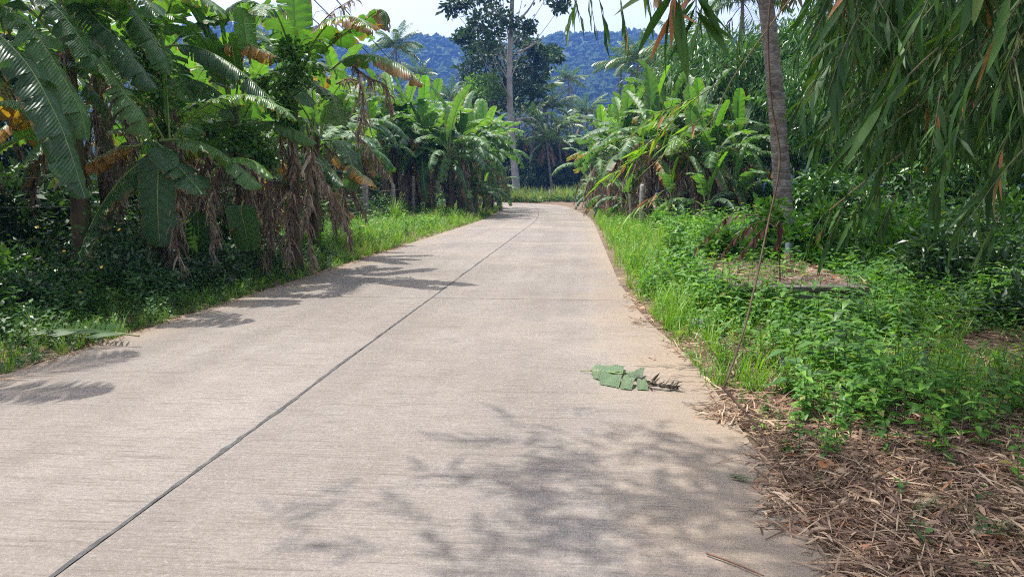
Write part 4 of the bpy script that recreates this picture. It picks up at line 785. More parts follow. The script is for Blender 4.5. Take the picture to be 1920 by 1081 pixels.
def tuft(g, nb, h, w, spread, rows=3):
    B = MB()
    for i in range(nb):
        a = g.uniform(0, 6.28); l = h * g.uniform(.5, 1.1); e = spread * g.uniform(.2, 1); q = np.linspace(0, 1, rows + 1)
        x = l * e * q ** 1.6; z = l * (q - .42 * e * q ** 2.2); y = np.zeros_like(q); ww = w * np.array([.8, 1, .7, .1] if rows == 3 else [.9, .1])[:, None]
        c = np.stack([x, y, z], 1); d = np.array([0, 1., 0])
        V = np.stack([c - d * ww / 2, c + d * ww / 2], 1).reshape(-1, 3) @ rotz(np.array(a)).T + np.array([g.normal() * .03, g.normal() * .03, 0])
        o = np.arange(rows) * 2; B.add(V, np.stack([o, o + 1, o + 3, o + 2], 1))
    return B.arr()[:2]
def cover(name, label, cat, pts, tpls, scl, mat, g, tl=.25, z=None):
    B = MB(); N = len(pts); idx = g.integers(0, len(tpls), N)
    zz = gz(pts[:, 0], pts[:, 1]) if z is None else z
    for k, (V, Q) in enumerate(tpls):
        s_ = idx == k; n = s_.sum()
        if not n: continue
        Mx = (tilt(np.abs(g.normal(size=n)) * tl, g.uniform(0, 6.28, n)) @ rotz(g.uniform(0, 6.28, n))) * scl[s_][:, None, None]
        B.add(*merge(V, Q, Mx, np.column_stack([pts[s_], zz[s_] - .01])))
    return kind(obj(name, B.mesh(name, mat)), 'stuff', label, cat)
def field(g, n, x0, x1, y0, y1, fn, ypow=1.0):
    out = []
    while sum(map(len, out)) < n:
        p = np.column_stack([g.uniform(x0, x1, n * 2), y0 + (y1 - y0) * g.random(n * 2) ** ypow]); out.append(p[g.random(len(p)) < fn(p[:, 0], p[:, 1])])
    return np.vstack(out)[:n]
def patchy(x, y, f=.9, ph=0):
    return .5 + .5 * np.sin(x * f * 1.9 + 1.7 * np.sin(y * f * 1.1 + ph) + ph) * np.sin(y * f * 1.6 + 1.3 * np.sin(x * f * 1.3 + ph))
g = np.random.default_rng(91)
HB = [herb(g, h, n, L, W) for h, n, L, W in ((.34, 6, .12, .48), (.26, 5, .11, .55), (.42, 7, .13, .40), (.20, 4, .10, .6), (.30, 6, .14, .34))]
LOW = [herb(g, h, n, L, W, True) for h, n, L, W in ((.14, 4, .075, .6), (.10, 3, .07, .7), (.18, 5, .08, .5))]
FAR = [herb(g, h, n, L, W, True) for h, n, L, W in ((.34, 6, .12, .48), (.26, 5, .11, .55))]
TF = [tuft(g, 9, .22, .008, .8), tuft(g, 12, .32, .009, .9), tuft(g, 8, .16, .007, 1.0)]
# right verge: weeds bright beyond the concrete box, litter near the camera
def wr_(x, y):
    d, s_ = road_dist(x, y); p = patchy(x, y, .8)
    near = np.clip((y - 3.5) / 2.6, 0, 1); edge = np.clip((d + .02 - .25 * (p - .5)) / .35, 0, 1)
    box_ = ((x > 1.75) & (x < 3.4) & (y > 8.3) & (y < 11.6))
    keep = edge * np.where(y < 7.5, np.clip(near * .55 + (p - .45) * 1.4 * (near > .05), 0, 1), 1) * (s_ > 0)
    return np.where(box_, .0, keep)
def dist_right(d0, d1): return lambda x, y: ((lambda d, s_: (s_ > 0) & (d > d0) & (d < d1))(*road_dist(x, y))).astype(float)
p = field(g, 2600, .9, 6.5, 3.2, 11.5, wr_, .9); sc_ = g.uniform(.55, 1.15, len(p)) * np.clip(.45 + road_dist(p[:, 0], p[:, 1])[0] * .55, .45, 1.05)
sc_ = sc_ * (.55 + .9 * patchy(p[:, 0], p[:, 1], 1.1, 3))
# the largest single weeds are things of their own
nearest = np.argsort(np.hypot(p[:, 0], p[:, 1]) / sc_)[:140]; mask = np.ones(len(p), bool); mask[nearest] = False
WM = [mesh_np('weed', *HB[k], M['weed']) for k in range(5)]
for k in nearest:
    zz = float(gz(p[k, 0], p[k, 1])) - .01
    tag(obj('weed_plant', WM[g.integers(5)], None, (p[k, 0], p[k, 1], zz), Euler((g.normal() * .15, g.normal() * .15, g.uniform(0, 6.28))), float(sc_[k])), 'green leafy weed growing through the dry bamboo litter', 'weed', 'weeds in the bamboo litter')
cover('weed_cover', 'dense green weeds on the right verge beside the concrete box', 'weeds', p[mask], HB, sc_[mask], M['weed'], g)
p = field(g, 4200, .9, 10, 10.5, 42, lambda x, y: dist_right(.02, 7.5)(x, y) * np.where((x > 1.75) & (x < 3.4) & (y < 11.6), 0, 1), 1.7); cover('verge_weeds', 'bright sunlit weeds along the right road edge', 'weeds', p, LOW + FAR, g.uniform(.8, 1.5, len(p)), M['weed'], g)
p = field(g, 2600, .9, 6, 5.5, 62, lambda x, y: dist_right(-.04, 2.6)(x, y), 1.5); cover('verge_grass', 'short grass fringing the right road edge', 'grass', p, TF, g.uniform(.6, 1.25, len(p)), M['grass'], g)
bw = np.vstack([np.column_stack([g.uniform(1.55, 3.5, 110), g.uniform(8.1, 8.66, 110)]), np.column_stack([g.uniform(1.4, 1.78, 70), g.uniform(8.3, 11.4, 70)])])
cover('box_weeds', 'taller weeds crowding the front of the concrete box', 'weeds', bw, HB, g.uniform(.9, 1.6, len(bw)) * np.where(bw[:, 0] > 2.3, .42, 1.15), M['weed'], g)
bw = np.column_stack([1.8 + 1.45 * g.random(60) ** 1.3, g.uniform(9.1, 11.3, 60)]); cover('lid_weeds', 'creeping weeds rooted in the litter on the box lid', 'weeds', bw, LOW + FAR, g.uniform(.6, 1.1, len(bw)), M['weed'], g, z=np.full(60, float(gz(2.5, 9.5)) + .36))
BH = [herb(g, h, n, L, W) for h, n, L, W in ((.5, 6, .20, .42), (.42, 4, .24, .5), (.6, 7, .18, .36))]
p = field(g, 130, 1.6, 6, 5.0, 12.5, wr_, 1.0); cover('broad_weeds', 'larger broad-leaved weeds scattered over the right verge', 'weeds', p, BH, g.uniform(.6, 1.2, len(p)), M['vine'], g)
p = field(g, 420, .6, 3.2, 8, 40, dist_right(.1, 1.5), 1.5); cover('edge_grass', 'taller seeding grass leaning over the right road edge', 'grass', p, [tuft(g, 16, .55, .009, .8), tuft(g, 12, .7, .010, .7)], g.uniform(.6, 1.1, len(p)), M['grass'], g)
p = field(g, 700, 2.2, 8, 14, 34, dist_right(1.2, 6), 1.3); cover('tall_weeds', 'rank tall weeds between the verge and the banana clump', 'weeds', p, BH + HB[:2], g.uniform(.9, 1.8, len(p)), M['weed'], g)
p = field(g, 190, 1.2, 4.8, 2.2, 5.0, lambda x, y: dist_right(.15, 5)(x, y), 1); cover('litter_sprouts', 'sparse green sprouts poking through the near litter', 'weeds', p, LOW + TF + [HB[3]], g.uniform(.5, 1.0, len(p)), M['weed_dark'], g)
# left verge
def dist_left(d0, d1): return lambda x, y: ((lambda d, s_: (s_ < 0) & (d > d0) & (d < d1))(*road_dist(x, y))).astype(float)
p = field(g, 5200, -9, -4.5, 4.5, 15.5, dist_left(.06, 3.6), 1.0); d_ = road_dist(p[:, 0], p[:, 1])[0]
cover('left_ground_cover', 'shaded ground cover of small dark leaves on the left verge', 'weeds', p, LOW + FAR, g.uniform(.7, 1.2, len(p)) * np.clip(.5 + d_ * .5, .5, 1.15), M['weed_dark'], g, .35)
p = field(g, 1500, -9, -4.5, 5.5, 16, dist_left(.05, 1.5), 1.0); cover('left_verge_grass', 'short grass among the leaves on the shaded left verge', 'grass', p, TF, g.uniform(.4, .9, len(p)), M['grass'], g)
p = field(g, 2700, -9, -4.5, 15, 60, lambda x, y: dist_left(.05, 3.6)(x, y), 1.4); cover('left_far_grass', 'bright sunlit grass between the wire fence and the road', 'grass', p, TF + [TF[1]], (.45 + 1.3 * patchy(p[:, 0], p[:, 1], .7, 2)) * g.uniform(.7, 1.3, len(p)), M['grass'], g)
p = field(g, 700, -9, -4.5, 16, 50, lambda x, y: dist_left(.2, 4.2)(x, y) * (patchy(x, y, .5, 4) > .55), 1.3); cover('left_dry_grass', 'patches of dry yellow grass on the left verge by the fence', 'grass', p, TF, g.uniform(.9, 1.7, len(p)), M['drygrass'], g)
p = field(g, 420, -8.6, -5.0, 16, 40, lambda x, y: dist_left(.5, 4.0)(x, y) * (patchy(x, y, .6, 1) > .5), 1.2); cover('left_tall_weeds', 'taller weeds standing in the grass below the fence', 'weeds', p, BH + HB, g.uniform(.6, 1.3, len(p)), M['weed'], g)
p = field(g, 1500, -9.5, -5.2, 17, 32, dist_left(.4, 4.5), 1); cover('left_far_weeds', 'low sunlit weeds at the foot of the fence posts', 'weeds', p, LOW, g.uniform(.8, 1.5, len(p)), M['weed'], g)
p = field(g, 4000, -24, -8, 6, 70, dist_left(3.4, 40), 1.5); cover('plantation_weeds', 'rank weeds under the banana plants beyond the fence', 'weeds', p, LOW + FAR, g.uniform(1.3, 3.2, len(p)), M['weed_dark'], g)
p = field(g, 3600, 4, 26, 9, 70, dist_right(5.0, 40), 1.5); cover('orchard_weeds', 'rank weeds under the orchard trees', 'weeds', p, LOW + FAR, g.uniform(1.3, 3.0, len(p)), M['weed'], g)
# tall grass
TS = [tuft(g, 90, 1.25, .016, .95, 3), tuft(g, 70, 1.0, .014, 1.0, 3)]
TSM = [mesh_np('tussock', *t, M['grass']) for t in TS]
def tussock(label, px, py, Y_, s_, group=None, mesh=0):
    c = P(px, py, Y_); tag(obj('grass_tussock', TSM[mesh], None, (c[0], Y_, float(gz(c[0], Y_)) - .02), (0, 0, g.uniform(0, 6)), s_), label, 'grass', group)
tussock('big arching tussock of tall grass in front of the rounded concrete post', 742, 420, 31, 1.05)
for px, Y_, s_ in ((815, 30, .75), (845, 32, .8), (790, 29, .6), (868, 36, .7), (770, 27.5, .5)):
    tussock('low tussock of bright grass at the road edge near the fence', px, 0, Y_, s_, 'tussocks along the fence', 1)
for px, Y_, s_ in ((1225, 23, .8), (1255, 20, .8), (1290, 22, .85), (1215, 27, .8), (1330, 24, .8), (1190, 31, .9), (1270, 27, .9)):
    tussock('tall leaning grass clump in front of the right banana clump', px, 0, Y_, s_, 'grass clumps before the banana clump', 1)
p = np.column_stack([g.uniform(-16, 6, 420), g.uniform(76, 88, 420)]); dd, _ = road_dist(p[:, 0], p[:, 1]); p = p[dd > .5]
cover('end_grass', 'tall pale grass bank across the end of the road', 'grass', p, [tuft(g, 30, 1.5, .05, .6, 3), tuft(g, 26, 1.2, .05, .7, 3)], g.uniform(.8, 1.5, len(p)), M['drygrass'], g)
p = np.column_stack([g.uniform(-13, 7, 700), g.uniform(76, 88, 700)]); dd, _ = road_dist(p[:, 0], p[:, 1]); p = p[dd > .3]
cover('end_weeds', 'leafy weeds in the grass bank across the end of the road', 'weeds', p, FAR, g.uniform(1.8, 3.6, len(p)), M['vine'], g)

# ------------------------------------------------------------------ dry litter
def litter_tpl(g, L, W, curl):
    rows = 3; q = np.linspace(0, 1, rows + 1); w = W * np.array([.35, 1, .8, .1])[:, None]; x = q * L; z = curl * L * np.sin(q * 3.1) ; y = .12 * L * np.sin(q * g.uniform(1, 4)) * g.normal()
    c = np.stack([x - L / 2, y, z], 1); d = unit(np.array([0, 1, g.normal() * .5])); V = np.stack([c - d * w / 2, c + d * w / 2], 1).reshape(-1, 3); o = np.arange(rows) * 2
    return V, np.stack([o, o + 1, o + 3, o + 2], 1)
LT = [litter_tpl(g, L, W, c) for L, W, c in ((.22, .013, .05), (.27, .015, -.04), (.17, .011, .10), (.34, .012, .03), (.12, .019, .12), (.22, .007, .0), (.30, .006, .02), (.11, .026, .12), (.40, .010, .02))]
TWG = [tube(np.array([[0, 0, 0], [.12, .01, .01], [.30, -.02, .0]]), .002, 4)[:2], tube(np.array([[0, 0, 0], [.2, .02, .02], [.5, .0, .01]]), .003, 4)[:2]]
def strew(name, label, pts, zoff, s0, s1, tpl=LT, z=None):
    N = len(pts); B = MB(); idx = g.integers(0, len(tpl), N); zz = (gz(pts[:, 0], pts[:, 1]) if z is None else z) + zoff
    for k, (V, Q) in enumerate(tpl):
        m_ = idx == k; n = m_.sum()
        if n: B.add(*merge(V, Q, (tilt(np.abs(g.normal(size=n)) * .22, g.uniform(0, 6.28, n)) @ rotz(g.uniform(0, 6.28, n))) * g.uniform(s0, s1, n)[:, None, None], np.column_stack([pts[m_], zz[m_]])))
    return kind(obj(name, B.mesh(name, M['litter'] if tpl is LT else M['twig'])), 'stuff', label, 'leaf litter')
def lr(x, y):
    d, s_ = road_dist(x, y); return (s_ > 0) * np.clip(d * 4 + .55 + 1.3 * (patchy(x, y, 2.2, 1) - .55), 0, 1) * np.clip(1.3 - (y - 5) / 7, .12, 1)
p = field(g, 30000, .6, 6.5, 1.6, 13, lr, 1.3); strew('bamboo_litter', 'thick dry bamboo leaf litter on the right verge', p, np.maximum(np.abs(g.normal(size=len(p))) * .018 + .008, .006 - gz(p[:, 0], p[:, 1]) * (road_dist(p[:, 0], p[:, 1])[0] < 0)), .45, .95)
p = field(g, 26000, .8, 4.8, 1.8, 5.6, lr, 1.0); strew('near_litter', 'carpet of narrow tan bamboo leaves beside the near road edge', p, np.maximum(np.abs(g.normal(size=len(p))) * .016 + .012, .006 - gz(p[:, 0], p[:, 1]) * (road_dist(p[:, 0], p[:, 1])[0] < 0)), .4, .9)
p = field(g, 500, 1.35, 5.5, 1.8, 10, lr, 1.2); strew('twig_litter', 'thin dead twigs lying in the bamboo litter', p, .03 + 0 * p[:, 0], .6, 1.3, TWG)
def ll(x, y):
    d, s_ = road_dist(x, y); return (s_ < 0) * np.exp(-(np.clip(d, -.2, 3) / .35) ** 2) * (d > -.12)
p = field(g, 1300, -6, -4.3, 4.5, 19, ll); strew('left_litter', 'brown dry leaf scraps along the left road edge', p, np.where(road_dist(p[:, 0], p[:, 1])[0] < 0.02, .042, .015), .5, .9)
p = field(g, 190, -4.6, 1.3, 2.0, 20, lambda x, y: np.exp(-((x - 1.05) / .25) ** 2) + .006); strew('road_scraps', 'stray dry leaf scraps on the concrete', p, np.full(len(p), .006), .3, .7, z=np.zeros(len(p)))

# ------------------------------------------------------------------ concrete box, pipe, stones
bz = float(gz(2.5, 9.5))
bx = thing('concrete_box', 'low mossy concrete box littered with dry leaves on the right verge', 'concrete box', (2.55, 10.0, bz - .05))
V, Q = box((-.70, -1.25, 0), (.70, 1.35, .34)); me = mesh_np('box_wall', V, Q, M['slab_old'], smooth=False); obj('wall', me, bx)
V, Q = box((-.76, -1.31, .342), (.76, 1.41, .41)); ob = obj('lid', mesh_np('box_lid', V, Q, M['slab_old'], smooth=False), bx); bv = ob.modifiers.new('b', 'BEVEL'); bv.width = .012; bv.segments = 2
p = np.column_stack([g.uniform(1.82, 3.28, 1300), g.uniform(8.72, 11.38, 1300)]); strew('lid_litter', 'dry leaves heaped on the lid of the concrete box', p, np.abs(g.normal(size=len(p))) * .022 + .012, .6, 1.1, z=np.full(len(p), bz + .36))
pp = P(1476, 498, 10.9); pr = thing('standpipe', 'short plastic standpipe with blue-grey top and brown sleeve', 'pipe', (pp[0], 10.9, bz + .36))
V, Q, U = tube(np.array([[0, 0, 0], [0, 0, .2], [0, 0, .202]]), [.052, .052, .046], 14); obj('sleeve', mesh_np('sleeve', V, Q, M['pipe_brown'], U), pr)
V, Q, U = tube(np.array([[0, 0, .203], [.004, 0, .34], [.004, 0, .342], [.004, 0, .31]]), [.044, .044, .037, .036], 14); obj('pipe', mesh_np('pipe', V, Q, M['pipe_blue'], U), pr)
def stone(label, x, y, r, z=None):
    nu, nv = 9, 6; V = np.array([(math.cos(a) * math.cos(b_), math.sin(a) * math.cos(b_), math.sin(b_)) for b_ in np.linspace(-1.45, 1.45, nv) for a in np.arange(nu) * 2 * np.pi / nu]) * g.uniform(.8, 1.2, (nu * nv, 1)) * np.array([1, .8, .6]) * r
    Q = [(j * nu + i, j * nu + (i + 1) % nu, (j + 1) * nu + (i + 1) % nu, (j + 1) * nu + i) for j in range(nv - 1) for i in range(nu)]
    tag(obj('stone', mesh_np('stone', V, Q, M['stone']), None, (x, y, (float(gz(x, y)) if z is None else z) + r * .3)), label, 'stone')
c = G(1315, 612); stone('grey stone half hidden in weeds before the concrete box', c[0], c[1], .14)
c = G(1468, 690); stone('pale flat stone lying in the bamboo litter', c[0], c[1], .07)
c = G(425, 535); stone('rounded grey stone in the shade under the banana clump', c[0], c[1], .13)

# ------------------------------------------------------------------ fence
def post(label, pix_base, Y_, ztop, r, mat, lean=0.0, square=True, rounded=False):
    c = P(pix_base, 400, Y_); x = c[0]; z = float(gz(x, Y_)) - .1; h = ztop - z; t = np.array([0, .02, .5, .96, 1.0]); n = 4 if square else 9
    pts = np.stack([lean * t, 0 * t, h * t], 1); rad = r * (np.array([1, 1, 1, 1, .55]) if rounded else np.array([1.02, 1, .97, .95, .8]))
    root = thing('fence_post', label, 'fence post', (x, Y_, z), rot=(0, 0, .6 if square else 0))
    V, Q, U = tube(pts, rad * (1.3 if square else 1), n); V2, Q2 = V, Q
    o = obj('shaft', mesh_np('post', V, Q, M[mat], U, smooth=not square), root); return np.array([x, Y_, z]), h, lean
posts = [post('leaning white fence post among the dead banana leaves', 600, 21.4, 2.15, .06, 'post', lean=-.18),
         post('square grey concrete fence post beside the rusty rod', 686, 29, 1.9, .095, 'post'),
         post('round-topped concrete fence post rising from the tall grass', 738, 34, 1.72, .10, 'post', square=False, rounded=True),
         post('weathered wooden fence post at the end of the wires', 776, 38, 2.15, .09, 'wood_post', square=False)]
post('round concrete post standing in the right banana clump', 1203, 27, 1.66, .085, 'post', square=False, rounded=True)
post('thin leaning post half hidden behind the round concrete post', 1185, 29, 1.3, .06, 'wood_post', square=False, lean=-.1)
fr = P(1030, 378, 78); mk = thing('marker_post', 'small white post with a slanted arm at the end of the road', 'post', (fr[0], 78, float(gz(fr[0], 78)) - .05))
V, Q, U = tube(np.array([[0, 0, 0], [0, 0, 1.35]]), .07, 6); obj('shaft', mesh_np('marker', V, Q, M['post'], U), mk)
V, Q, U = tube(np.array([[-.05, 0, 1.3], [.45, 0, .85]]), .04, 5); obj('arm', mesh_np('arm', V, Q, M['post'], U), mk)
prev = [np.array([-7.9, 14.0, .0])] 
for hh, lb in ((1.62, 'top'), (1.15, 'middle'), (.62, 'bottom')):
    pts = [np.array([-9.2, 8.5, hh + .1])]
    for (p0, h, ln) in posts: pts.append(np.array([p0[0] + ln * .7 - .0, p0[1], p0[2] + .1 + hh * (h / 2.1)]))
    pts.append(np.array([-7.9, 46, hh])); seq = []
    for a, b_ in zip(pts[:-1], pts[1:]):
        t = np.linspace(0, 1, 9)[:-1, None]; q = a + (b_ - a) * t; q[:, 2] -= .10 * np.sin(t[:, 0] * np.pi); seq.append(q)
    seq = np.vstack(seq + [pts[-1][None]]); V, Q, U = tube(seq, .008, 4)
    tag(obj('fence_wire', mesh_np('fence_wire', V, Q, M['wire'], U)), f'{lb} strand of sagging grey wire along the fence posts', 'wire', 'fence wires')
c = G(678, 432); V, Q, U = tube(np.array([[0, 0, -.1], [.01, 0, .62]]), .014, 6); tag(obj('iron_rod', mesh_np('rod', V, Q, M['rust'], U), None, (c[0], c[1], float(gz(c[0], c[1])))), 'short rusty iron rod standing beside the square fence post', 'rod')
# power lines and their poles
pole_xy = [(-6.6, -14), (-19, 120)]
pl = thing('utility_pole', 'far utility pole carrying the overhead cables behind the grove', 'pole', (-19, 120, 0))
V, Q, U = tube(np.array([[0, 0, -.2], [0, 0, 10.0]]), [.17, .11], 8); obj('shaft', mesh_np('pole', V, Q, M['post'], U), pl)
V, Q = box((-1.3, -.06, 9.5), (1.3, .06, 9.63)); obj('crossarm', mesh_np('crossarm', V, Q, M['wood_post']), pl)
for k, dx in enumerate((-.9, 0, .9)):
    a, b_ = [np.array([x + dx, y, 9.66]) for x, y in pole_xy]; t = np.linspace(0, 1, 60)[:, None]; q = a + (b_ - a) * t; q[:, 2] -= .8 * np.sin(t[:, 0] * np.pi)
    V, Q, U = tube(q, .03, 4)
    tag(obj('power_line', mesh_np('power_line', V, Q, M['cable'], U)), 'thin dark overhead cable running above the banana clump', 'cable', 'overhead cables')

# dead wood on the left verge
dw = thing('dead_wood', 'fallen dead branch with broken stubs at the left verge', 'branch', (-7.7, 8.1, float(gz(-7.7, 8.1))))
o_ = np.array(dw.location)
for nm_, pix, r0, r1 in (('branch', [(-30, 555), (30, 540), (60, 520)], .06, .035), ('stub', [(20, 542), (50, 520), (66, 512)], .035, .015), ('branch', [(-20, 545), (40, 535), (75, 528)], .03, .012)):
    V, Q, U = tube(resample([P(a, b_, 8.2) for a, b_ in pix], 10) - o_ , np.linspace(r0, r1, 10), 7); V += g.normal(size=V.shape) * .006; obj(nm_, mesh_np('dead_wood', V, Q, M['wood_dead'], U), dw)
# fallen palm frond on the left verge
c = G(262, 650); B = frond_geo(g, 1.15, 8, -6, 26, w=.06, ll=1.2, hang=.15); ff = thing('fallen_frond', 'fallen wilted palm frond lying on the left verge by the road', 'frond', (c[0], c[1], float(gz(c[0], c[1])) + .14), rot=(0, .05, R(172)))
obj('frond', B.mesh('fallen_frond', [M['palm'], M['rachis']]), ff)

# ------------------------------------------------------------------ bamboo
def blade(L, W, droop=.35, rows=5):
    return small_leaf(L, W, rows, .28, droop, .30)
BL = [mesh_np('bamboo_leaf', *blade(l, w, d)[:2], M['bamboo']) for l, w, d in ((.30, .034, .1), (.26, .030, .35), (.34, .040, .6), (.20, .026, .2), (.30, .044, -.2), (.24, .024, .9))]
BLW = [mesh_np('bamboo_leaf', *blade(.34, .048, d)[:2], M['bamboo']) for d in (.1, .3)]
BLT = [mesh_np('bamboo_leaf', *blade(.38, .062, d)[:2], M['bamboo']) for d in (.1, .25)]
BLD = [mesh_np('dry_bamboo_leaf', *blade(.28, .036, .2)[:2], M['bamboo_dry'])]
BLB = [mesh_np('bamboo_leaf', *blade(.34, .038, d)[:2], M['bamboo_bright']) for d in (.05, .2, .4)]
g = np.random.default_rng(77)
bam = thing('bamboo_clump', 'large dark bamboo clump overhanging the right verge', 'bamboo', (5.2, 6.2, float(gz(5.2, 6.2))))
bo = np.array(bam.location)
CUL = []
for i in range(13):
    a = g.uniform(0, 6.28); r0 = g.uniform(.1, .7); b0 = np.array([math.cos(a) * r0, math.sin(a) * r0, -.05])
    tgt = np.array([(-7.4, -1.3), (-8.2, -1.6), (-5.0, -.6), (-4.2, -2.2), (-3.6, .6), (-2.2, -2.6), (-1.0, 1.5), (.8, -1.5), (1.5, 1.2), (-3.0, -3.5), (-4.6, 1.4), (-6.0, -3.4), (-2.0, .4)][i]); hh = g.uniform(7.0, 8.0)
    pts = resample([b0, b0 + np.array([tgt[0] * .10, tgt[1] * .10, hh * .55]), b0 + np.array([tgt[0] * .45, tgt[1] * .45, hh]), np.array([tgt[0], tgt[1], hh * .86])], 30)
    t = np.linspace(0, 1, 30); rd = .036 * (1 - .85 * t); rd[::3] *= 1.16; V, Q, U = tube(pts, rd, 8); obj('culm', mesh_np('culm', V, Q, M['cane'], U), bam); CUL.append(pts)
leaf_count = 0
def spray(root, org, start, direction, length, nl, leaves, g, as_parts=True, fan=.85, size=1.0, acc=None, down=1.0, dry=.03):
    """a drooping twig with leaves along it and a fan at its tip"""
    d = unit(direction); n = 8 if as_parts else 5; t = np.linspace(0, 1, n)[:, None]
    pts = start + d * t * length + np.array([0, 0, -1]) * t ** 2 * length * .35
    V, Q, U = tube(pts - org, np.linspace(.0035, .0015, n) * (1 + length), 4 if as_parts else 3)
    tw = obj('twig', mesh_np('twig', V, Q, M['twig_green'], U), root) if as_parts else None
    if not as_parts and acc is not None: acc['tw'].append((V, Q))
    for i in range(nl):
        f = .25 + .75 * (i + .5) / nl; b = pts[min(int(f * (n - 1)), n - 1)] + (pts[-1] - pts[0]) * 0
        side = unit(np.cross(d, [0, 0, 1.]) + 1e-5) * (1 if i % 2 else -1)
        a = unit(d * g.uniform(.5, 1.0) + side * g.uniform(.1, 1) * fan + np.array([0, 0, -down * g.uniform(.25, 1.15)]) + g.normal(size=3) * .26)
        s = size * g.uniform(.55, 1.25)
        Rm = frames(a[None], g, 1.0)[0]
        if as_parts:
            me = BLD[0] if g.random() < dry else leaves[g.integers(len(leaves))]
            m4 = Matrix(Rm.tolist()).to_4x4(); m4 = Matrix.Translation(Vector(b - org)) @ m4 @ Matrix.Scale(s, 4)
            obj('leaf', me, tw, mat=m4)
        else: acc['M'].append(Rm * s); acc['T'].append(b - org)
# leaves in view, nearest hanging sprays: each leaf its own part
def inview(px): return True
spots = []
for i in range(26):
    px = g.uniform(1545, 1960); py = g.uniform(-120, 190) if px > 1640 else g.uniform(-120, 110); spots.append((px, py, g.uniform(3.5, 5.2)))
spots += [(1650, 250, 4.4), (1570, 190, 4.6), (1870, 260, 4.2), (1900, 300, 4.2), (1790, 210, 4.0), (1580, 60, 3.6), (1730, 120, 3.0)]
for px, py, Y_ in spots:
    spray(bam, bo, P(px + 30, py - 30, Y_), np.array([g.uniform(-.7, .1), g.uniform(-.4, .4), -.55]), g.uniform(.28, .45), g.integers(8, 11), BL + BLW[:1], g, size=g.uniform(.7, 1.0), dry=.035)
# two big-leaved sprays dipping into the top of the picture
for px, py, Y_, n_ in ((1265, -45, 3.1, 9), (1305, -30, 3.3, 8)):
    spray(bam, bo, P(px, py, Y_), np.array([.05, .1, -.8]), .12, n_ + 3, BLT, g, fan=1.2, size=.72, down=.5, dry=.1)
# the rest of its foliage: behind the near sprays and overhead
acc = dict(M=[], T=[], tw=[])
for i in range(800):
    px = g.uniform(1540, 2250); py = g.uniform(-260, 205) if px > 1600 else g.uniform(-260, 110); Y_ = g.uniform(4.6, 8.6)
    spray(bam, bo, P(px + 20, py, Y_), np.array([g.uniform(-.8, .3), g.uniform(-.5, .5), -.5]), g.uniform(.3, .5), 11, None, g, False, size=g.uniform(.7, 1.05), acc=acc)
for px, py, Y_ in ((1100, -30, 5.6), (1120, -20, 5.8), (1160, -25, 6), (1085, -10, 6.0), (1165, 10, 6.2), (1060, -40, 5.6), (1330, -60, 4.2), (1390, 20, 7.0), (1205, -60, 5.4)):
    spray(bam, bo, P(px, py, Y_), np.array([g.uniform(-.5, .5), 0, -.6]), .3, 6, None, g, False, size=.7, acc=acc, fan=.9)
# canopy above the frame (casts dappled shade; unseen clumps added to darken the verge)
for cx, cy_, cz, rr, n_ in [(-1.5, 4.6, 7.4, 1.0, 110), (-2.1, 5.1, 7.4, .8, 26), (-.9, 3.9, 7.2, .9, 105), (-.8, 5.0, 7.4, .8, 80), (-.9, 4.4, 7.0, .7, 60), (-.4, 3.3, 7.0, .9, 95), (.1, 3.9, 7.0, .8, 60), (1.5, 8.6, 6.3, .9, 50), (2.5, 9.0, 6.3, 1.0, 60), (3.4, 9.8, 6.3, 1.0, 45), (2.0, 10.2, 6.4, .8, 30), (-2.2, 4.0, 7.2, .6, 18), (-3.1, 4.6, 7.3, .5, 5), (-.2, 4.4, 7.3, .9, 50), (-.6, 3.0, 7.0, 1.0, 50), (.6, 3.4, 7.0, 1.0, 30), (.4, 5.4, 7.2, .8, 28), (1.4, 4.6, 6.6, .9, 40), (1.2, 6.0, 6.6, .9, 50), (2.0, 5.2, 6.2, .9, 60), (2.6, 6.4, 6.2, 1.0, 70), (3.2, 5.2, 6.0, 1.0, 60), (3.6, 7.4, 6.2, 1.1, 60), (4.6, 6.2, 6.2, 1.3, 70), (5.6, 5.0, 6.0, 1.3, 50), (6.2, 7.2, 6.0, 1.4, 50), (4.4, 8.8, 6.2, 1.2, 40), (2.4, 7.8, 6.2, .9, 40), (6.4, 9.4, 6.2, 1.4, 40), (4.0, 3.6, 6.0, 1.0, 30)]:
    for i in range(int(n_)):
        s0 = np.array([cx, cy_, cz]) + g.normal(size=3) * rr * np.array([.6, .6, .3])
        spray(bam, bo, s0, np.array([g.normal(), g.normal(), -.4]), g.uniform(.3, .5), 10, None, g, False, size=.95, acc=acc)
Vb, Qb = merge(*small_leaf(.30, .036, 2, .28, .35, .36)[:2], np.array(acc['M']), np.array(acc['T']))
kind(obj('foliage', mesh_np('bamboo_foliage', Vb, Qb, M['bamboo']), bam), 'stuff')
B = MB()
for V, Q in acc['tw']: B.add(V, Q)
kind(obj('twigs', B.mesh('bamboo_twigs', M['twig_green']), bam), 'stuff')

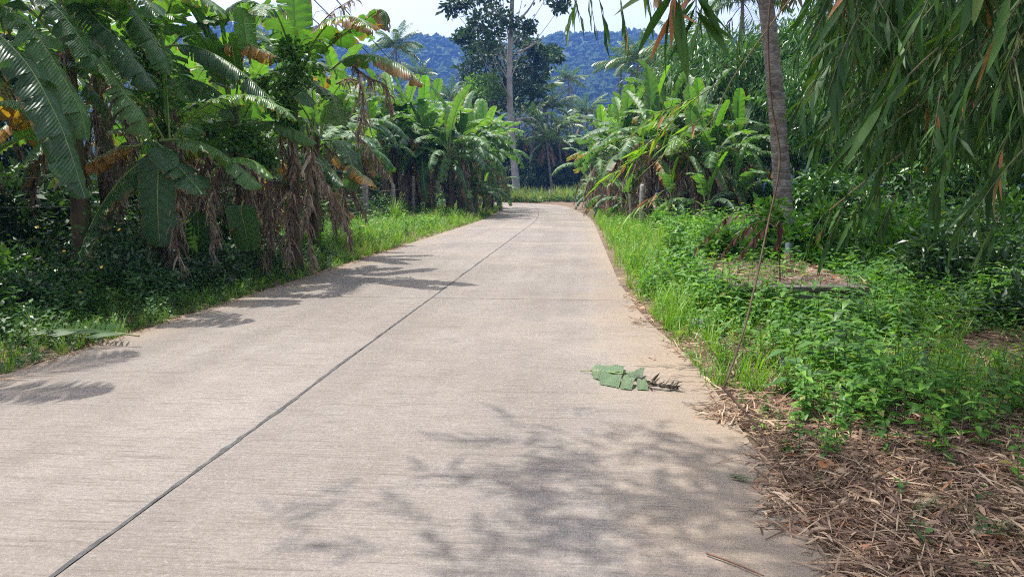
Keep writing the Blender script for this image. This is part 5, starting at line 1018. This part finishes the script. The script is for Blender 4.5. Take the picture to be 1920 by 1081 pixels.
# the lit drooping cane reaching down over the verge
dc = thing('drooping_bamboo', 'bright sunlit bamboo cane drooping over the right road edge', 'bamboo', (4.7, 6.1, float(gz(4.7, 6.1))))
do = np.array(dc.location)
main = resample([do, do + np.array([-.5, -.1, 2.0]), P(1760, -330, 6.0), P(1580, -120, 5.8), P(1482, -2, 5.8), P(1372, 150, 6.2), P(1325, 240, 6.4), P(1245, 290, 6.5), P(1190, 340, 6.6)], 50)
V, Q, U = tube(main - do, np.linspace(.013, .003, 50), 6); obj('cane', mesh_np('cane', V, Q, M['cane'], U), dc)
for px, py, Y_, dx, n_, s_ in ((1335, 165, 6.3, -.5, 9, .9), (1300, 185, 6.3, -.8, 11, 1), (1262, 200, 6.4, -.9, 11, 1), (1322, 220, 6.3, -.6, 10, 1), (1275, 235, 6.4, -.8, 11, 1), (1240, 275, 6.5, -.9, 9, 1), (1200, 300, 6.5, -.9, 9, .9), (1265, 350, 6.2, -.9, 8, .9), (1230, 375, 6.0, -.9, 7, .9)):
    spray(dc, do, P(px, py, Y_), np.array([dx, g.uniform(-.2, .2), -.25]), g.uniform(.25, .42), n_, BLB, g, size=s_ * .62, fan=.7, down=.75, dry=.05)
# lower dark spray over the box
ls = thing('hanging_bamboo_branch', 'dark green bamboo branch hanging in front of the concrete box', 'bamboo', (4.5, 5.6, float(gz(4.5, 5.6))))
lo_ = np.array(ls.location)
V, Q, U = tube(resample([lo_, lo_ + np.array([-.3, 0, 1.6]), P(1900, 60, 5.4), P(1760, 230, 5.2), P(1640, 325, 5.1), P(1555, 395, 5.2)], 26) - lo_, np.linspace(.014, .005, 26), 6); obj('cane', mesh_np('cane', V, Q, M['cane'], U), ls)
for px, py, Y_ in ((1600, 345, 5.1), (1570, 375, 5.2), (1545, 400, 5.2), (1625, 360, 5.0), (1660, 330, 5.0), (1580, 400, 5.2), (1680, 370, 4.9), (1840, 350, 4.4), (1880, 400, 4.4)):
    spray(ls, lo_, P(px, py, Y_), np.array([-.35, 0, -.6]), .2, 7, BL, g, size=.8, fan=.5)

# dead hanging cane touching the road edge
pts = resample([P(1452, -60, 5.6), P(1440, 60, 5.5), P(1446, 190, 5.4), P(1462, 300, 5.3), P(1440, 420, 5.1), P(1400, 600, 4.7), P(1357, 728, 4.35)], 40)
hc = thing('hanging_dead_cane', 'thin dead cane hanging from above and kinked at the road edge', 'cane', tuple(pts[-1])); ho = np.array(hc.location)
V, Q, U = tube(pts - ho, np.linspace(.008, .0065, 40), 6); obj('cane', mesh_np('cane', V, Q, M['twig'], U), hc)
q = resample([pts[-1], P(1400, 775, 4.1), P(1440, 830, 3.9), G(1474, 897, .01)], 20); V, Q, U = tube(q - ho, np.linspace(.0095, .005, 20), 6); obj('broken_end', mesh_np('broken_end', V, Q, M['twig'], U), hc)

# dead brown fishtail frond right of the road
df = thing('dead_brown_frond', 'dead dark brown jagged frond arching over the sunlit weeds', 'frond', tuple(G(1462, 590))); fo = np.array(df.location)
V, Q, U = tube(resample([fo + np.array([0, 0, -.02]), P(1462, 500, fo[1]), P(1455, 425, fo[1]), P(1420, 405, fo[1] - .05), P(1395, 405, fo[1] - .1)], 24) - fo, np.linspace(.012, .005, 24), 6); obj('stalk', mesh_np('stalk', V, Q, M['twig'], U), df)
for pix in ([(1420, 404), (1372, 402), (1340, 432), (1308, 462)], [(1440, 412), (1400, 425), (1370, 455), (1345, 488)], [(1452, 425), (1440, 420), (1415, 445), (1390, 475)], [(1455, 425), (1462, 415), (1462, 440), (1455, 460)]):
    rp = resample([P(a, b_, fo[1] - .1 + .03 * k) for k, (a, b_) in enumerate(pix)], 22) - fo
    V, Q, U = tube(rp, np.linspace(.006, .002, 22), 5); br = obj('rachis', mesh_np('rachis', V, Q, M['twig'], U), df)
    for k in range(3, 22, 2):
        T_ = unit(rp[min(k + 1, 21)] - rp[k - 1]); L = g.uniform(.10, .19) * (1.15 - .5 * k / 22)
        for sg in (1, -1):
            if g.random() < .25: continue
            a = unit(T_ * .6 + np.array([0, sg * .35, -.9]) + g.normal(size=3) * .1)
            B = MB(); Vl, Ql, Ul = small_leaf(L, .04 + .02 * g.random(), 3, .35, .1, .75); B.add(Vl @ frames(a[None], g, .5)[0].T + rp[k], Ql, Ul); obj('leaflet', B.mesh('leaflet', M['brown_frond']), br)

# ------------------------------------------------------------------ things lying on the road
fb = G(1165, 712); fl_ = thing('fallen_banana_leaf', 'torn piece of pale green banana leaf lying on the concrete', 'leaf', (fb[0], fb[1], .004)); gg = np.random.default_rng(5)
def LP(px, py, z): return G(px, py, z) - np.array([fb[0], fb[1], .004])
rib = resample([LP(1088, 695, .01), LP(1108, 695, .025), LP(1140, 697, .05), LP(1168, 700, .05), LP(1190, 697, .055), LP(1207, 690, .06)], 16)
V, Q, U = tube(rib, np.linspace(.004, .008, 16), 6); obj('midrib', mesh_np('midrib', V, Q, M['rib'], U), fl_)
def flap(name, corners, mat, n=7, wav=.008):
    a, b_, c, d = [np.array(LP(*q)) for q in corners]; s_ = np.linspace(0, 1, n); S_, T_ = np.meshgrid(s_, s_, indexing='ij'); S_ = S_[..., None]; T_ = T_[..., None]
    V = (a * (1 - S_) * (1 - T_) + b_ * S_ * (1 - T_) + c * S_ * T_ + d * (1 - S_) * T_); V[..., 2] += (wav * np.sin(S_ * 9 + T_ * 3) + .022 * np.sin(T_ * 3.14))[..., 0] + gg.normal(size=V.shape[:2]) * .0015
    V = V.reshape(-1, 3); V[:, 2] = np.maximum(V[:, 2], .003); i = (np.arange(n - 1)[:, None] * n + np.arange(n - 1)[None]).ravel()
    obj(name, mesh_np(name, V, np.stack([i, i + n, i + n + 1, i + 1], 1), M[mat], np.stack([S_.ravel(), T_.ravel() * .6], 1)), fl_)
flap('blade', [(1106, 694, .025), (1130, 696, .045), (1128, 714, .006), (1112, 708, .006)], 'fallen')
flap('blade', [(1128, 696, .05), (1167, 703, .05), (1160, 727, .004), (1124, 720, .004)], 'fallen')
flap('blade', [(1108, 693, .028), (1168, 699, .05), (1172, 685, .035), (1128, 685, .02)], 'fallen')
flap('blade', [(1165, 700, .05), (1207, 689, .06), (1206, 706, .02), (1182, 709, .03)], 'fallen')
flap('blade', [(1172, 702, .06), (1192, 709, .05), (1184, 731, .004), (1162, 729, .004)], 'fallen')
flap('blade', [(1195, 710, .05), (1212, 710, .04), (1216, 731, .006), (1194, 730, .006)], 'fallen')
B = MB(); pts = resample([LP(1200, 714, .03), LP(1225, 720, .035), LP(1250, 724, .03), LP(1272, 726, .01)], 16); V, Q, U = tube(pts, np.array([.02, .026, .024, .028, .022, .026, .024, .03, .022, .028, .026, .024, .02, .016, .010, .003]) * .5, 8); V += gg.normal(size=V.shape) * .005; V[:, 2] = np.maximum(V[:, 2], .002)
obj('shrivelled_tip', mesh_np('shrivelled', V, Q, M['shrivel'], U, smooth=False), fl_)
for k in range(22):
    a = pts[3 + k % 11]; V, Q, U = small_leaf(gg.uniform(.05, .12), gg.uniform(.01, .03), 3, .3, .5); obj('shred', mesh_np('shred', V @ frames(gg.normal(size=(1, 3)) * np.array([1, 1, .3]) + np.array([0, 0, .25]), gg)[0].T + a, Q, M['shrivel']), fl_)
# sprig and sticks
def sprig(label, px, py, ang, mat='palm', n=6, s_=.16):
    c = G(px, py); r_ = thing('fallen_sprig', label, 'sprig', (c[0], c[1], .012))
    for k in range(n):
        V, Q, U = small_leaf(s_ * g.uniform(.7, 1.1), .012, 3, .2, -.02, .3); a = ang + g.normal() * .16; obj('leaf', mesh_np('sprig_leaf', V @ rotz(np.array(a)).T, Q, M[mat]), r_, loc=(0, 0, .003 * k))
sprig('pale fallen bamboo sprig lying on the concrete near the dead cane', 1364, 897, -.35)
def stick(label, pix, r0, z=.012):
    pts = resample([G(a, b_, z) for a, b_ in pix], 12); o = pts[0]; V, Q, U = tube(pts - o, np.linspace(r0, r0 * .6, 12), 5); tag(obj('stick', mesh_np('stick', V, Q, M['pipe_brown'], U), None, o), label, 'stick')
stick('reddish dry stick lying alone on the shaded concrete', [(1325, 1036), (1370, 1052), (1432, 1078)], .005)
stick('long reddish stem leading from the sprig into the litter', [(1450, 908), (1490, 916), (1540, 925)], .004)
for k, (px, py) in enumerate(((1538, 892), (1562, 890))):
    c = G(px, py); V, Q, U = small_leaf(.085, .06, 3, .3, .2); o = obj('orange_leaf', mesh_np('orange_leaf', V, Q, M['bamboo_dry']), None, (c[0], c[1], float(gz(c[0], c[1])) + .07), (0.3, -.2, 1.0 + k)); tag(o, 'curled orange leaf lying on top of the bamboo litter', 'leaf', 'orange leaves on the litter')

# ------------------------------------------------------------------ air
V, Q = box((-1450, -200, -3), (1450, 1450, 262)); hz = obj('haze', mesh_np('haze', V, Q, [], smooth=False)); hm = bpy.data.materials.new('haze_air'); hm.use_nodes = True; nt = hm.node_tree
for n_ in list(nt.nodes):
    if n_.type == 'BSDF_PRINCIPLED': nt.nodes.remove(n_)
pv = nt.nodes.new('ShaderNodeVolumePrincipled'); pv.inputs['Color'].default_value = (.15, .345, .97, 1); pv.inputs['Density'].default_value = 0.0004; nt.links.new(pv.outputs[0], nt.nodes['Material Output'].inputs['Volume'])
hz.data.materials.append(hm); kind(hz, 'stuff', 'thin blue haze in the valley air', 'haze')
